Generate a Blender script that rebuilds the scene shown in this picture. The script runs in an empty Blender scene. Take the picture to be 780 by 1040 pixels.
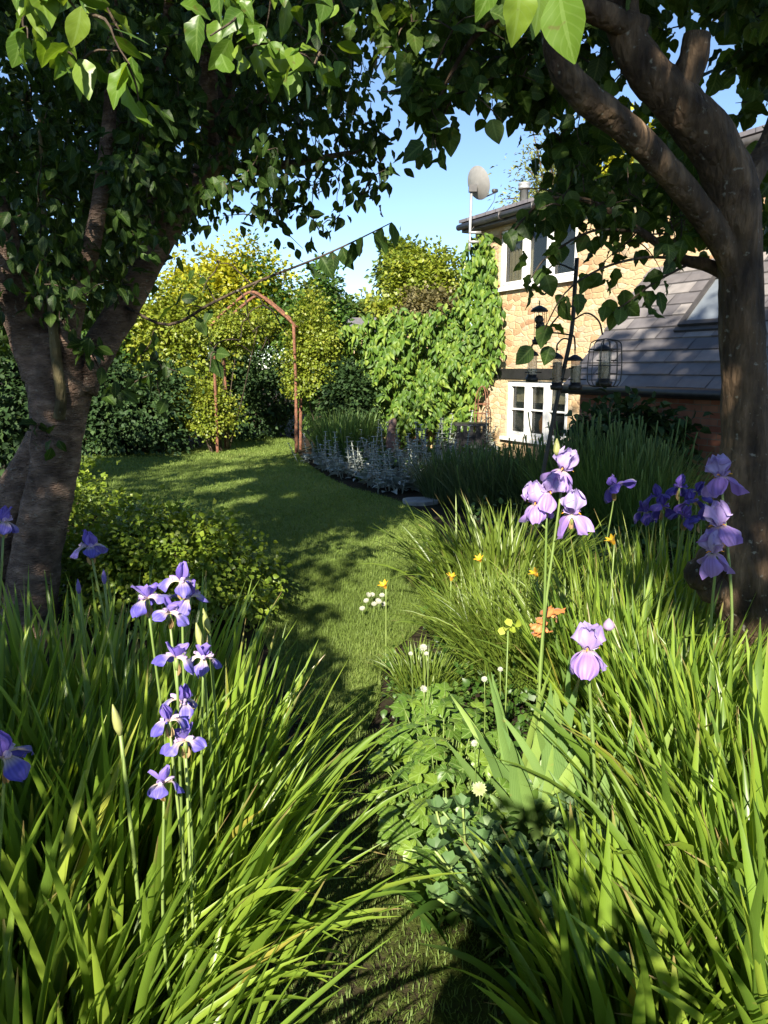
import bpy, math, random
import numpy as np
from mathutils import Vector, Matrix, noise as mnoise

random.seed(7)
rng = np.random.default_rng(11)
sc = bpy.context.scene
COL = sc.collection
PI = math.pi
rad = math.radians

# ------------------------------------------------------------------ camera maths
CAMZ = 1.6
PITCH = rad(10.7)
FPX = 771.0
FWD = np.array([0, math.cos(PITCH), -math.sin(PITCH)])
UPV = np.array([0, math.sin(PITCH), math.cos(PITCH)])


def ray(px, py):
    return FWD + np.array([1., 0, 0]) * (px - 390) / FPX + UPV * (520 - py) / FPX


def P(px, py, Y):
    d = ray(px, py)
    return np.array([0, 0, CAMZ]) + d * (Y / d[1])


def G(px, py, z=0.0):
    d = ray(px, py)
    return np.array([0, 0, CAMZ]) + d * ((z - CAMZ) / d[2])


SUN_EL = rad(30)
SUN_AZ = rad(13)          # behind the camera, this far round to the left
SUNDIR = np.array([-math.sin(SUN_AZ) * math.cos(SUN_EL), -math.cos(SUN_AZ) * math.cos(SUN_EL), math.sin(SUN_EL)])


def nrmz(v):
    v = np.asarray(v, float)
    return v / np.maximum(np.linalg.norm(v, axis=-1, keepdims=True), 1e-9)


def lin(h):
    out = []
    for i in (0, 2, 4):
        c = int(h[i:i + 2], 16) / 255
        out.append(c / 12.92 if c <= .04045 else ((c + .055) / 1.055) ** 2.4)
    return tuple(out) + (1,)


# ------------------------------------------------------------------ materials
def newmat(name):
    m = bpy.data.materials.new(name)
    m.use_nodes = True
    nt = m.node_tree
    nt.nodes.clear()
    out = nt.nodes.new('ShaderNodeOutputMaterial')
    return m, nt, out


def nd(nt, typ, **kw):
    n = nt.nodes.new('ShaderNode' + typ)
    for k, v in kw.items():
        if k.startswith('_'):
            setattr(n, k[1:], v)
        else:
            n.inputs[k].default_value = v
    return n


def ramp(nt, stops, interp='LINEAR'):
    n = nt.nodes.new('ShaderNodeValToRGB')
    n.color_ramp.interpolation = interp
    e = n.color_ramp.elements
    while len(e) < len(stops):
        e.new(0.5)
    for i, (p, c) in enumerate(stops):
        e[i].position = p
        e[i].color = c if len(c) == 4 else tuple(c) + (1,)
    return n


def mixc(nt, a, b, fac, blend='MIX'):
    n = nt.nodes.new('ShaderNodeMix')
    n.data_type = 'RGBA'
    n.blend_type = blend
    for sock, v in ((n.inputs[0], fac), (n.inputs[6], a), (n.inputs[7], b)):
        if hasattr(v, 'links'):
            nt.links.new(v, sock)
        elif isinstance(v, (int, float)) and sock.type == 'VALUE':
            sock.default_value = v
        else:
            sock.default_value = tuple(v) if len(v) == 4 else tuple(v) + (1,)
    return n.outputs[2]


def attr(nt, name):
    n = nt.nodes.new('ShaderNodeAttribute')
    n.attribute_name = name
    return n.outputs['Fac']


def math_n(nt, op, a, b=None):
    n = nt.nodes.new('ShaderNodeMath')
    n.operation = op
    for i, v in enumerate((a, b)):
        if v is None:
            continue
        if hasattr(v, 'links'):
            nt.links.new(v, n.inputs[i])
        else:
            n.inputs[i].default_value = v
    return n.outputs[0]


def leafmat(name, stops, trans=.38, rough=.42, tcol=(1.25, 1.15, .45), rib=0.0, veins=0.0, spec=.5):
    """leaf: colour varies from leaf to leaf, light passes through it"""
    m, nt, out = newmat(name)
    r = ramp(nt, stops)
    nt.links.new(attr(nt, 'rnd'), r.inputs[0])
    col = r.outputs[0]
    tn = nd(nt, 'TexNoise', Scale=6.0, Detail=3.0)
    tc = nd(nt, 'TexCoord')
    nt.links.new(tc.outputs['Object'], tn.inputs['Vector'])
    mr = nd(nt, 'MapRange')
    mr.inputs[3].default_value = .7
    mr.inputs[4].default_value = 1.3
    nt.links.new(tn.outputs[0], mr.inputs[0])
    col = mixc(nt, col, mr.outputs[0], 1.0, 'MULTIPLY')
    if rib:
        s = math_n(nt, 'ABSOLUTE', attr(nt, 's'))
        f = math_n(nt, 'MULTIPLY', math_n(nt, 'LESS_THAN', s, .1), rib)
        col = mixc(nt, col, (.3, .42, .14, 1), f)
        lv = math_n(nt, 'SINE', math_n(nt, 'SUBTRACT', math_n(nt, 'MULTIPLY', attr(nt, 't'), 46.0), math_n(nt, 'MULTIPLY', s, 13.0)))
        lv = math_n(nt, 'MULTIPLY', math_n(nt, 'GREATER_THAN', lv, .82), rib * .8)
        col = mixc(nt, col, (.22, .32, .09, 1), lv)
        sp_ = nd(nt, 'TexNoise', Scale=55.0, Detail=2.0)
        nt.links.new(tc.outputs['Object'], sp_.inputs['Vector'])
        sr_ = ramp(nt, [(.66, (0, 0, 0)), (.72, (1, 1, 1))])
        nt.links.new(sp_.outputs[0], sr_.inputs[0])
        col = mixc(nt, col, (.13, .09, .03, 1), math_n(nt, 'MULTIPLY', sr_.outputs[0], .5))
    if veins:
        w = math_n(nt, 'SINE', math_n(nt, 'MULTIPLY', attr(nt, 's'), 24.0))
        f = math_n(nt, 'MULTIPLY', math_n(nt, 'ADD', math_n(nt, 'MULTIPLY', w, .5), .5), veins)
        col = mixc(nt, col, (.25, .38, .12, 1), f)
    if veins:                              # withered tips on some blades, blotches lower down
        tip = nd(nt, 'MapRange')
        tip.inputs[1].default_value = .86
        tip.inputs[2].default_value = .97
        nt.links.new(attr(nt, 't'), tip.inputs[0])
        sel = math_n(nt, 'GREATER_THAN', math_n(nt, 'FRACT', math_n(nt, 'MULTIPLY', attr(nt, 'rnd'), 7.3)), .84)
        col = mixc(nt, col, (.30, .22, .09, 1), math_n(nt, 'MULTIPLY', tip.outputs[0], sel))
        bn = nd(nt, 'TexNoise', Scale=28.0, Detail=2.0)
        nt.links.new(tc.outputs['Object'], bn.inputs['Vector'])
        br = ramp(nt, [(.68, (0, 0, 0)), (.76, (1, 1, 1))])
        nt.links.new(bn.outputs[0], br.inputs[0])
        col = mixc(nt, col, (.28, .24, .07, 1), math_n(nt, 'MULTIPLY', br.outputs[0], .45))
    p = nd(nt, 'BsdfPrincipled', Roughness=rough)
    p.inputs['Specular IOR Level'].default_value = spec
    nt.links.new(col, p.inputs['Base Color'])
    t = nd(nt, 'BsdfTranslucent')
    nt.links.new(mixc(nt, col, tcol + (1,), 1.0, 'MULTIPLY'), t.inputs[0])
    mx = nd(nt, 'MixShader', Fac=trans)
    nt.links.new(p.outputs[0], mx.inputs[1])
    nt.links.new(t.outputs[0], mx.inputs[2])
    nt.links.new(mx.outputs[0], out.inputs[0])
    return m


def plain(name, col, rough=.6, metal=0, noise=.25, scale=12, bump=0.0, spec=.5):
    m, nt, out = newmat(name)
    p = nd(nt, 'BsdfPrincipled', Roughness=rough, Metallic=metal)
    p.inputs['Specular IOR Level'].default_value = spec
    tc = nd(nt, 'TexCoord')
    n = nd(nt, 'TexNoise', Scale=scale, Detail=6.0)
    nt.links.new(tc.outputs['Object'], n.inputs['Vector'])
    lo = tuple(c * (1 - noise) for c in col[:3])
    hi = tuple(min(1, c * (1 + noise)) for c in col[:3])
    r = ramp(nt, [(.3, lo), (.7, hi)])
    nt.links.new(n.outputs[0], r.inputs[0])
    nt.links.new(r.outputs[0], p.inputs['Base Color'])
    if bump:
        b = nd(nt, 'Bump', Strength=bump, Distance=.02)
        nt.links.new(n.outputs[0], b.inputs['Height'])
        nt.links.new(b.outputs[0], p.inputs['Normal'])
    nt.links.new(p.outputs[0], out.inputs[0])
    return m


def petalmat(name, deep, pale, base, trans=.35, b0=.15, b1=.5, vein=.5):
    """petal: pale throat running into the coloured blade along the petal, fine dark veins across"""
    m, nt, out = newmat(name)
    r = ramp(nt, [(0, deep), (1, pale)])
    nt.links.new(attr(nt, 'rnd'), r.inputs[0])
    v = math_n(nt, 'SINE', math_n(nt, 'MULTIPLY', attr(nt, 's'), 19.0))
    v = math_n(nt, 'MULTIPLY', math_n(nt, 'ADD', math_n(nt, 'MULTIPLY', v, .5), .5), vein)
    col = mixc(nt, r.outputs[0], tuple(c * .45 for c in deep[:3]) + (1,), v)
    mr = nd(nt, 'MapRange')
    mr.inputs[1].default_value = b0
    mr.inputs[2].default_value = b1
    nt.links.new(attr(nt, 't'), mr.inputs[0])
    bv = mixc(nt, base, tuple(c * .5 for c in deep[:3]) + (1,), v)
    col = mixc(nt, bv, col, mr.outputs[0])
    p = nd(nt, 'BsdfPrincipled', Roughness=.55)
    p.inputs['Sheen Weight'].default_value = .15
    nt.links.new(col, p.inputs['Base Color'])
    t = nd(nt, 'BsdfTranslucent')
    nt.links.new(col, t.inputs[0])
    mx = nd(nt, 'MixShader', Fac=trans)
    nt.links.new(p.outputs[0], mx.inputs[1])
    nt.links.new(t.outputs[0], mx.inputs[2])
    nt.links.new(mx.outputs[0], out.inputs[0])
    return m


def barkmat(name, dark, mid, light, ring=0.0, scale=1.0):
    m, nt, out = newmat(name)
    tc = nd(nt, 'TexCoord')
    mp = nd(nt, 'Mapping')
    # stretched up the stem; with lenticel rings round it when ring > 0
    mp.inputs['Scale'].default_value = (9 * scale, 9 * scale, (26 if ring else 2.2) * scale)
    nt.links.new(tc.outputs['Object'], mp.inputs[0])
    n1 = nd(nt, 'TexNoise', Scale=1.0, Detail=8.0, Roughness=.65)
    nt.links.new(mp.outputs[0], n1.inputs['Vector'])
    n2 = nd(nt, 'TexNoise', Scale=7.0, Detail=5.0)
    nt.links.new(tc.outputs['Object'], n2.inputs['Vector'])
    vo = nd(nt, 'TexVoronoi', Scale=3.0)
    vo.feature = 'DISTANCE_TO_EDGE'
    nt.links.new(mp.outputs[0], vo.inputs['Vector'])
    r1 = ramp(nt, [(.3, dark), (.52, mid), (.72, light)])
    nt.links.new(n1.outputs[0], r1.inputs[0])
    r2 = ramp(nt, [(.33, (.38, .35, .32, 1)), (.5, (.95, .95, .9, 1)), (.68, (1.35, 1.3, 1.2, 1))])
    nt.links.new(n2.outputs[0], r2.inputs[0])
    col = mixc(nt, r1.outputs[0], r2.outputs[0], 1.0, 'MULTIPLY')
    n3 = nd(nt, 'TexNoise', Scale=38.0, Detail=2.0)
    nt.links.new(tc.outputs['Object'], n3.inputs['Vector'])
    r3 = ramp(nt, [(.66, (0, 0, 0, 1)), (.74, (1, 1, 1, 1))])
    nt.links.new(n3.outputs[0], r3.inputs[0])
    col = mixc(nt, col, (.33, .33, .27, 1), math_n(nt, 'MULTIPLY', r3.outputs[0], .5))
    p = nd(nt, 'BsdfPrincipled', Roughness=.8)
    p.inputs['Specular IOR Level'].default_value = .3
    nt.links.new(col, p.inputs['Base Color'])
    h = math_n(nt, 'ADD', n1.outputs[0], math_n(nt, 'MULTIPLY', vo.outputs[0], .5))
    h = math_n(nt, 'ADD', h, math_n(nt, 'MULTIPLY', n2.outputs[0], .6))
    b = nd(nt, 'Bump', Strength=1.0, Distance=.04)
    nt.links.new(h, b.inputs['Height'])
    nt.links.new(b.outputs[0], p.inputs['Normal'])
    nt.links.new(p.outputs[0], out.inputs[0])
    return m


def stonemat():
    m, nt, out = newmat('rubble_stone')
    tc = nd(nt, 'TexCoord')
    wn = nd(nt, 'TexNoise', Scale=2.5, Detail=3.0)
    nt.links.new(tc.outputs['Object'], wn.inputs['Vector'])
    dv = nd(nt, 'VectorMath', _operation='MULTIPLY_ADD')
    nt.links.new(wn.outputs['Color'], dv.inputs[0])
    dv.inputs[1].default_value = (.16, .16, .16)
    nt.links.new(tc.outputs['Object'], dv.inputs[2])
    mp = nd(nt, 'Mapping')
    mp.inputs['Scale'].default_value = (5.0, 5.0, 12.0)
    nt.links.new(dv.outputs[0], mp.inputs[0])
    v1 = nd(nt, 'TexVoronoi', Scale=1.0, Randomness=.8)
    v2 = nd(nt, 'TexVoronoi', Scale=1.0, Randomness=.8)
    v2.feature = 'DISTANCE_TO_EDGE'
    for v in (v1, v2):
        nt.links.new(mp.outputs[0], v.inputs['Vector'])
    sp = nd(nt, 'SeparateColor')
    nt.links.new(v1.outputs['Color'], sp.inputs[0])
    r = ramp(nt, [(0, (.34, .19, .10)), (.15, (.44, .29, .15)), (.45, (.52, .38, .21)), (.7, (.44, .33, .20)), (.9, (.58, .45, .28)), (1, (.30, .22, .15))])
    nt.links.new(sp.outputs[0], r.inputs[0])
    fn = nd(nt, 'TexNoise', Scale=24.0, Detail=6.0)
    nt.links.new(tc.outputs['Object'], fn.inputs['Vector'])
    mr = nd(nt, 'MapRange')
    mr.inputs[3].default_value = .6
    mr.inputs[4].default_value = 1.35
    nt.links.new(fn.outputs[0], mr.inputs[0])
    col = mixc(nt, r.outputs[0], mr.outputs[0], 1.0, 'MULTIPLY')
    e = ramp(nt, [(.0, (1, 1, 1)), (.07, (0, 0, 0))])
    nt.links.new(v2.outputs[0], e.inputs[0])
    col = mixc(nt, col, (.42, .31, .18, 1), math_n(nt, 'MULTIPLY', e.outputs[0], .7))
    p = nd(nt, 'BsdfPrincipled', Roughness=.9)
    nt.links.new(col, p.inputs['Base Color'])
    h = ramp(nt, [(0, (0, 0, 0)), (.14, (1, 1, 1))])
    nt.links.new(v2.outputs[0], h.inputs[0])
    hh = math_n(nt, 'ADD', h.outputs[0], math_n(nt, 'MULTIPLY', fn.outputs[0], .7))
    b = nd(nt, 'Bump', Strength=.6, Distance=.012)
    nt.links.new(hh, b.inputs['Height'])
    nt.links.new(b.outputs[0], p.inputs['Normal'])
    nt.links.new(p.outputs[0], out.inputs[0])
    return m


def brickmat(name, c1, c2, mortar, w, h, slate=False):
    m, nt, out = newmat(name)
    tc = nd(nt, 'TexCoord')
    sx = nd(nt, 'SeparateXYZ')
    nt.links.new(tc.outputs['Object'], sx.inputs[0])
    cx = nd(nt, 'CombineXYZ')
    nt.links.new(sx.outputs[0], cx.inputs[0])
    nt.links.new(sx.outputs[2], cx.inputs[1])
    bt = nd(nt, 'TexBrick', Scale=1.0, Color1=c1, Color2=c2, Mortar=mortar)
    bt.inputs['Mortar Size'].default_value = .006 if not slate else .006
    bt.inputs['Brick Width'].default_value = w
    bt.inputs['Row Height'].default_value = h
    bt.inputs['Bias'].default_value = -.1
    nt.links.new(cx.outputs[0], bt.inputs['Vector'])
    fn = nd(nt, 'TexNoise', Scale=7.0, Detail=7.0)
    nt.links.new(tc.outputs['Object'], fn.inputs['Vector'])
    mr = nd(nt, 'MapRange')
    mr.inputs[3].default_value = .55
    mr.inputs[4].default_value = 1.4
    nt.links.new(fn.outputs[0], mr.inputs[0])
    col = mixc(nt, bt.outputs[0], mr.outputs[0], 1.0, 'MULTIPLY')
    p = nd(nt, 'BsdfPrincipled', Roughness=.55 if slate else .85)
    nt.links.new(col, p.inputs['Base Color'])
    hh = math_n(nt, 'ADD', math_n(nt, 'MULTIPLY', bt.outputs[1], -1.0), math_n(nt, 'MULTIPLY', fn.outputs[0], .6))
    b = nd(nt, 'Bump', Strength=.8, Distance=.012)
    nt.links.new(hh, b.inputs['Height'])
    nt.links.new(b.outputs[0], p.inputs['Normal'])
    nt.links.new(p.outputs[0], out.inputs[0])
    return m


def groundmat(name, cols, scale=3.0, bump=.6):
    m, nt, out = newmat(name)
    tc = nd(nt, 'TexCoord')
    n1 = nd(nt, 'TexNoise', Scale=scale, Detail=10.0, Roughness=.7)
    n2 = nd(nt, 'TexNoise', Scale=scale * 14, Detail=6.0, Roughness=.7)
    nt.links.new(tc.outputs['Object'], n1.inputs['Vector'])
    nt.links.new(tc.outputs['Object'], n2.inputs['Vector'])
    k = math_n(nt, 'ADD', math_n(nt, 'MULTIPLY', n1.outputs[0], .6), math_n(nt, 'MULTIPLY', n2.outputs[0], .4))
    r = ramp(nt, cols)
    nt.links.new(k, r.inputs[0])
    p = nd(nt, 'BsdfPrincipled', Roughness=.95)
    p.inputs['Specular IOR Level'].default_value = .1
    nt.links.new(r.outputs[0], p.inputs['Base Color'])
    b = nd(nt, 'Bump', Strength=bump, Distance=.03)
    nt.links.new(k, b.inputs['Height'])
    nt.links.new(b.outputs[0], p.inputs['Normal'])
    nt.links.new(p.outputs[0], out.inputs[0])
    return m


def glassmat(name, col=(.02, .025, .025), rough=.05):
    m, nt, out = newmat(name)
    p = nd(nt, 'BsdfPrincipled', Roughness=rough)
    p.inputs['Base Color'].default_value = col + (1,)
    p.inputs['Specular IOR Level'].default_value = .8
    tr = nd(nt, 'BsdfTransparent')
    mx = nd(nt, 'MixShader', Fac=.45)
    nt.links.new(p.outputs[0], mx.inputs[2])
    nt.links.new(tr.outputs[0], mx.inputs[1])
    nt.links.new(mx.outputs[0], out.inputs[0])
    return m


M = {}
M['soil'] = groundmat('soil', [(.3, (.012, .009, .006)), (.5, (.03, .022, .015)), (.62, (.03, .036, .012)), (.75, (.06, .045, .032))], 2.2)
M['turf'] = groundmat('turf', [(.3, (.06, .095, .02)), (.5, (.12, .17, .036)), (.7, (.18, .21, .06))], .9, .8)
M['path'] = groundmat('mossy_path', [(.3, (.024, .02, .012)), (.44, (.045, .038, .02)), (.52, (.055, .07, .014)), (.64, (.08, .095, .024)), (.75, (.12, .095, .06))], 3.2, 1.0)
M['grass'] = leafmat('grass_blade', [(0, (.10, .145, .032)), (.5, (.155, .225, .045)), (.94, (.22, .275, .07)), (1, (.28, .25, .10))], .35, .55, spec=.25)
M['strap'] = leafmat('iris_leaf', [(0, (.085, .155, .018)), (.5, (.18, .285, .028)), (.96, (.27, .37, .04)), (1, (.40, .33, .06))], .45, .36, veins=.10)
M['sword'] = leafmat('bearded_iris_leaf', [(0, (.09, .17, .045)), (.6, (.15, .245, .058)), (.95, (.22, .31, .06)), (1, (.45, .40, .08))], .3, .48, veins=.28)
M['thin'] = leafmat('daylily_leaf', [(0, (.085, .14, .018)), (.6, (.16, .225, .026)), (1, (.17, .24, .04))], .4, .4, veins=.08)
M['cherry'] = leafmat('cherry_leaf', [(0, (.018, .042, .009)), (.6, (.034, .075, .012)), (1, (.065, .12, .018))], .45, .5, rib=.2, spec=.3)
M['sun_tinted'] = leafmat('sun_tinted_cherry_leaf', [(0, (.06, .13, .014)), (.6, (.11, .20, .02)), (1, (.18, .27, .03))], .45, .4, rib=.25)  # lighter copy of the cherry leaf: sunlight put into the colour
M['mulberry'] = leafmat('round_leaf', [(0, (.025, .055, .010)), (.6, (.045, .09, .014)), (1, (.085, .14, .022))], .48, .5, rib=.2, spec=.3)
M['creeper'] = leafmat('creeper_leaf', [(0, (.045, .10, .014)), (.6, (.10, .18, .022)), (1, (.19, .26, .035))], .28, .5, spec=.3)
M['dark'] = leafmat('evergreen_leaf', [(0, (.018, .04, .014)), (.6, (.032, .065, .02)), (1, (.06, .10, .025))], .15, .6, spec=.2)
M['mid'] = leafmat('shrub_leaf', [(0, (.035, .085, .012)), (.6, (.06, .13, .018)), (1, (.11, .18, .03))], .35, .45)
M['lowshrub'] = leafmat('low_shrub_leaf', [(0, (.09, .15, .014)), (.6, (.18, .26, .024)), (1, (.31, .37, .04))], .35, .45)
M['gold'] = leafmat('golden_leaf', [(0, (.20, .22, .012)), (.6, (.36, .36, .018)), (1, (.5, .48, .05))], .4, .45)
M['lime'] = leafmat('yellow_green_leaf', [(0, (.10, .15, .014)), (.6, (.20, .25, .022)), (1, (.34, .34, .05))], .38, .45)
M['treegreen'] = leafmat('tree_leaf', [(0, (.05, .095, .018)), (.6, (.09, .14, .024)), (1, (.16, .20, .04))], .3, .5)
M['brownleaf'] = leafmat('bronze_leaf', [(0, (.08, .075, .03)), (.6, (.14, .12, .045)), (1, (.22, .19, .07))], .25, .5)
M['willow'] = leafmat('willow_leaf', [(0, (.14, .17, .05)), (.6, (.22, .25, .08)), (1, (.32, .33, .13))], .35, .5)
M['conifer'] = leafmat('far_conifer_leaf', [(0, (.06, .09, .03)), (1, (.13, .16, .05))], .2, .6)
M['silver'] = leafmat('silver_leaf', [(0, (.27, .30, .27)), (.6, (.38, .42, .38)), (1, (.50, .53, .50))], .2, .75, (1, 1, .8), spec=.15)
M['lavender'] = leafmat('lavender_leaf', [(0, (.04, .07, .026)), (.6, (.085, .13, .05)), (1, (.15, .19, .085))], .25, .55)
M['feather'] = leafmat('feathery_leaf', [(0, (.07, .14, .03)), (.6, (.11, .19, .04)), (1, (.17, .24, .06))], .3, .55)
M['palm'] = leafmat('palmate_leaf', [(0, (.06, .13, .016)), (.6, (.115, .21, .024)), (1, (.19, .29, .035))], .38, .4, rib=.55)
M['sedum'] = leafmat('sedum_leaf', [(0, (.06, .12, .035)), (.6, (.09, .165, .05)), (1, (.14, .22, .07))], .2, .5)
M['yleaf'] = leafmat('pale_leaf', [(0, (.3, .38, .04)), (1, (.45, .5, .07))], .4, .45)
M['dryleaf'] = leafmat('papery_sheath', [(0, (.30, .20, .09)), (.6, (.45, .31, .15)), (1, (.55, .42, .22))], .35, .7)
M['stem'] = leafmat('flower_stalk', [(0, (.13, .20, .045)), (1, (.22, .29, .08))], .1, .45)
M['bud'] = leafmat('green_bud', [(0, (.26, .30, .08)), (1, (.42, .42, .16))], .25, .5)
M['sib_std'] = petalmat('blue_iris_standard', (.16, .10, .50, 1), (.33, .23, .72, 1), (.30, .22, .60, 1), .4, 0, .2, .25)
M['sib_fall'] = petalmat('blue_iris_fall', (.10, .08, .46, 1), (.25, .20, .68, 1), (.75, .62, .42, 1), .3, .3, .62, .35)
M['sib_style'] = petalmat('blue_iris_style', (.42, .30, .62, 1), (.62, .50, .70, 1), (.62, .45, .35, 1), .35, .1, .6, .15)
M['dk_std'] = petalmat('dark_iris_standard', (.09, .05, .35, 1), (.17, .10, .48, 1), (.2, .12, .45, 1), .3, 0, .2, .3)
M['dk_fall'] = petalmat('dark_iris_fall', (.07, .045, .34, 1), (.15, .09, .46, 1), (.5, .42, .2, 1), .3, .2, .4, .35)
M['brd_std'] = petalmat('lilac_iris_standard', (.40, .28, .62, 1), (.56, .45, .74, 1), (.52, .38, .55, 1), .42, 0, .3, .2)
M['brd_fall'] = petalmat('lilac_iris_fall', (.36, .21, .62, 1), (.50, .35, .76, 1), (.66, .50, .40, 1), .38, .08, .32, .28)
M['beard'] = plain('iris_beard', (.75, .32, .02), .9)
M['yellowpetal'] = petalmat('daylily_petal', (.75, .42, .01, 1), (.85, .55, .02, 1), (.7, .45, .02, 1), .4, 0, .3, .1)
M['orangepetal'] = petalmat('orange_petal', (.55, .20, .05, 1), (.75, .33, .10, 1), (.6, .28, .1, 1), .3, 0, .3, .3)
M['whitepetal'] = petalmat('white_petal', (.36, .36, .28, 1), (.48, .48, .40, 1), (.42, .48, .28, 1), .35, 0, .3, .05)
M['greenwhite'] = petalmat('green_white_bract', (.32, .38, .15, 1), (.45, .5, .24, 1), (.35, .45, .15, 1), .35, 0, .4, .25)
M['cherrybark'] = barkmat('cherry_bark', (.085, .056, .044, 1), (.195, .132, .102, 1), (.34, .25, .20, 1), ring=1)
M['applebark'] = barkmat('apple_bark', (.022, .014, .009, 1), (.085, .055, .032, 1), (.22, .145, .088, 1), scale=1.3)
M['twig'] = barkmat('twig_bark', (.03, .022, .016, 1), (.07, .05, .035, 1), (.12, .09, .065, 1))
M['sucker'] = barkmat('sucker_bark', (.07, .06, .03, 1), (.12, .10, .05, 1), (.17, .14, .08, 1))
M['stone'] = stonemat()
M['brick'] = brickmat('old_brick', (.24, .085, .05, 1), (.33, .15, .095, 1), (.20, .15, .11, 1), .225, .075)
M['slate'] = brickmat('roof_slate', (.125, .115, .125, 1), (.20, .18, .185, 1), (.035, .033, .035, 1), .3, .19, True)
M['whitepaint'] = plain('white_window_paint', (.78, .77, .73), .4, noise=.05)
M['blackpaint'] = plain('black_paint', (.018, .017, .017), .45, noise=.3)
M['gutter'] = plain('grey_black_gutter', (.05, .046, .044), .4, noise=.25)
M['cream'] = plain('cream_paint', (.62, .55, .38), .8, noise=.1)
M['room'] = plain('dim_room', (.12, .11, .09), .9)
M['curtain'] = plain('pale_curtain', (.62, .57, .36), .9, noise=.1)
M['glass'] = glassmat('window_glass')
M['feederglass'] = glassmat('clear_tube', (.35, .34, .30), .15)
M['steel'] = plain('galvanised_steel', (.42, .42, .41), .45, .6, noise=.15)
M['dish'] = plain('grey_dish', (.20, .195, .185), .5, noise=.1)
M['rust'] = plain('rusty_iron', (.15, .062, .033), .85, noise=.6, scale=30, bump=.4)
M['oldwood'] = plain('weathered_wood', (.14, .09, .075), .85, noise=.4, scale=20, bump=.4)
M['slab'] = plain('grey_stone_slab', (.28, .27, .26), .85, noise=.25, scale=10, bump=.4)
M['shedroof'] = plain('grey_felt_roof', (.11, .105, .115), .8, noise=.2)
M['seed'] = plain('bird_seed', (.30, .21, .10), .9, noise=.5, scale=90)
M['peanut'] = plain('peanuts', (.42, .20, .06), .9, noise=.4, scale=80)
M['orangepot'] = plain('orange_ornament', (.65, .28, .04), .6)


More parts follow.
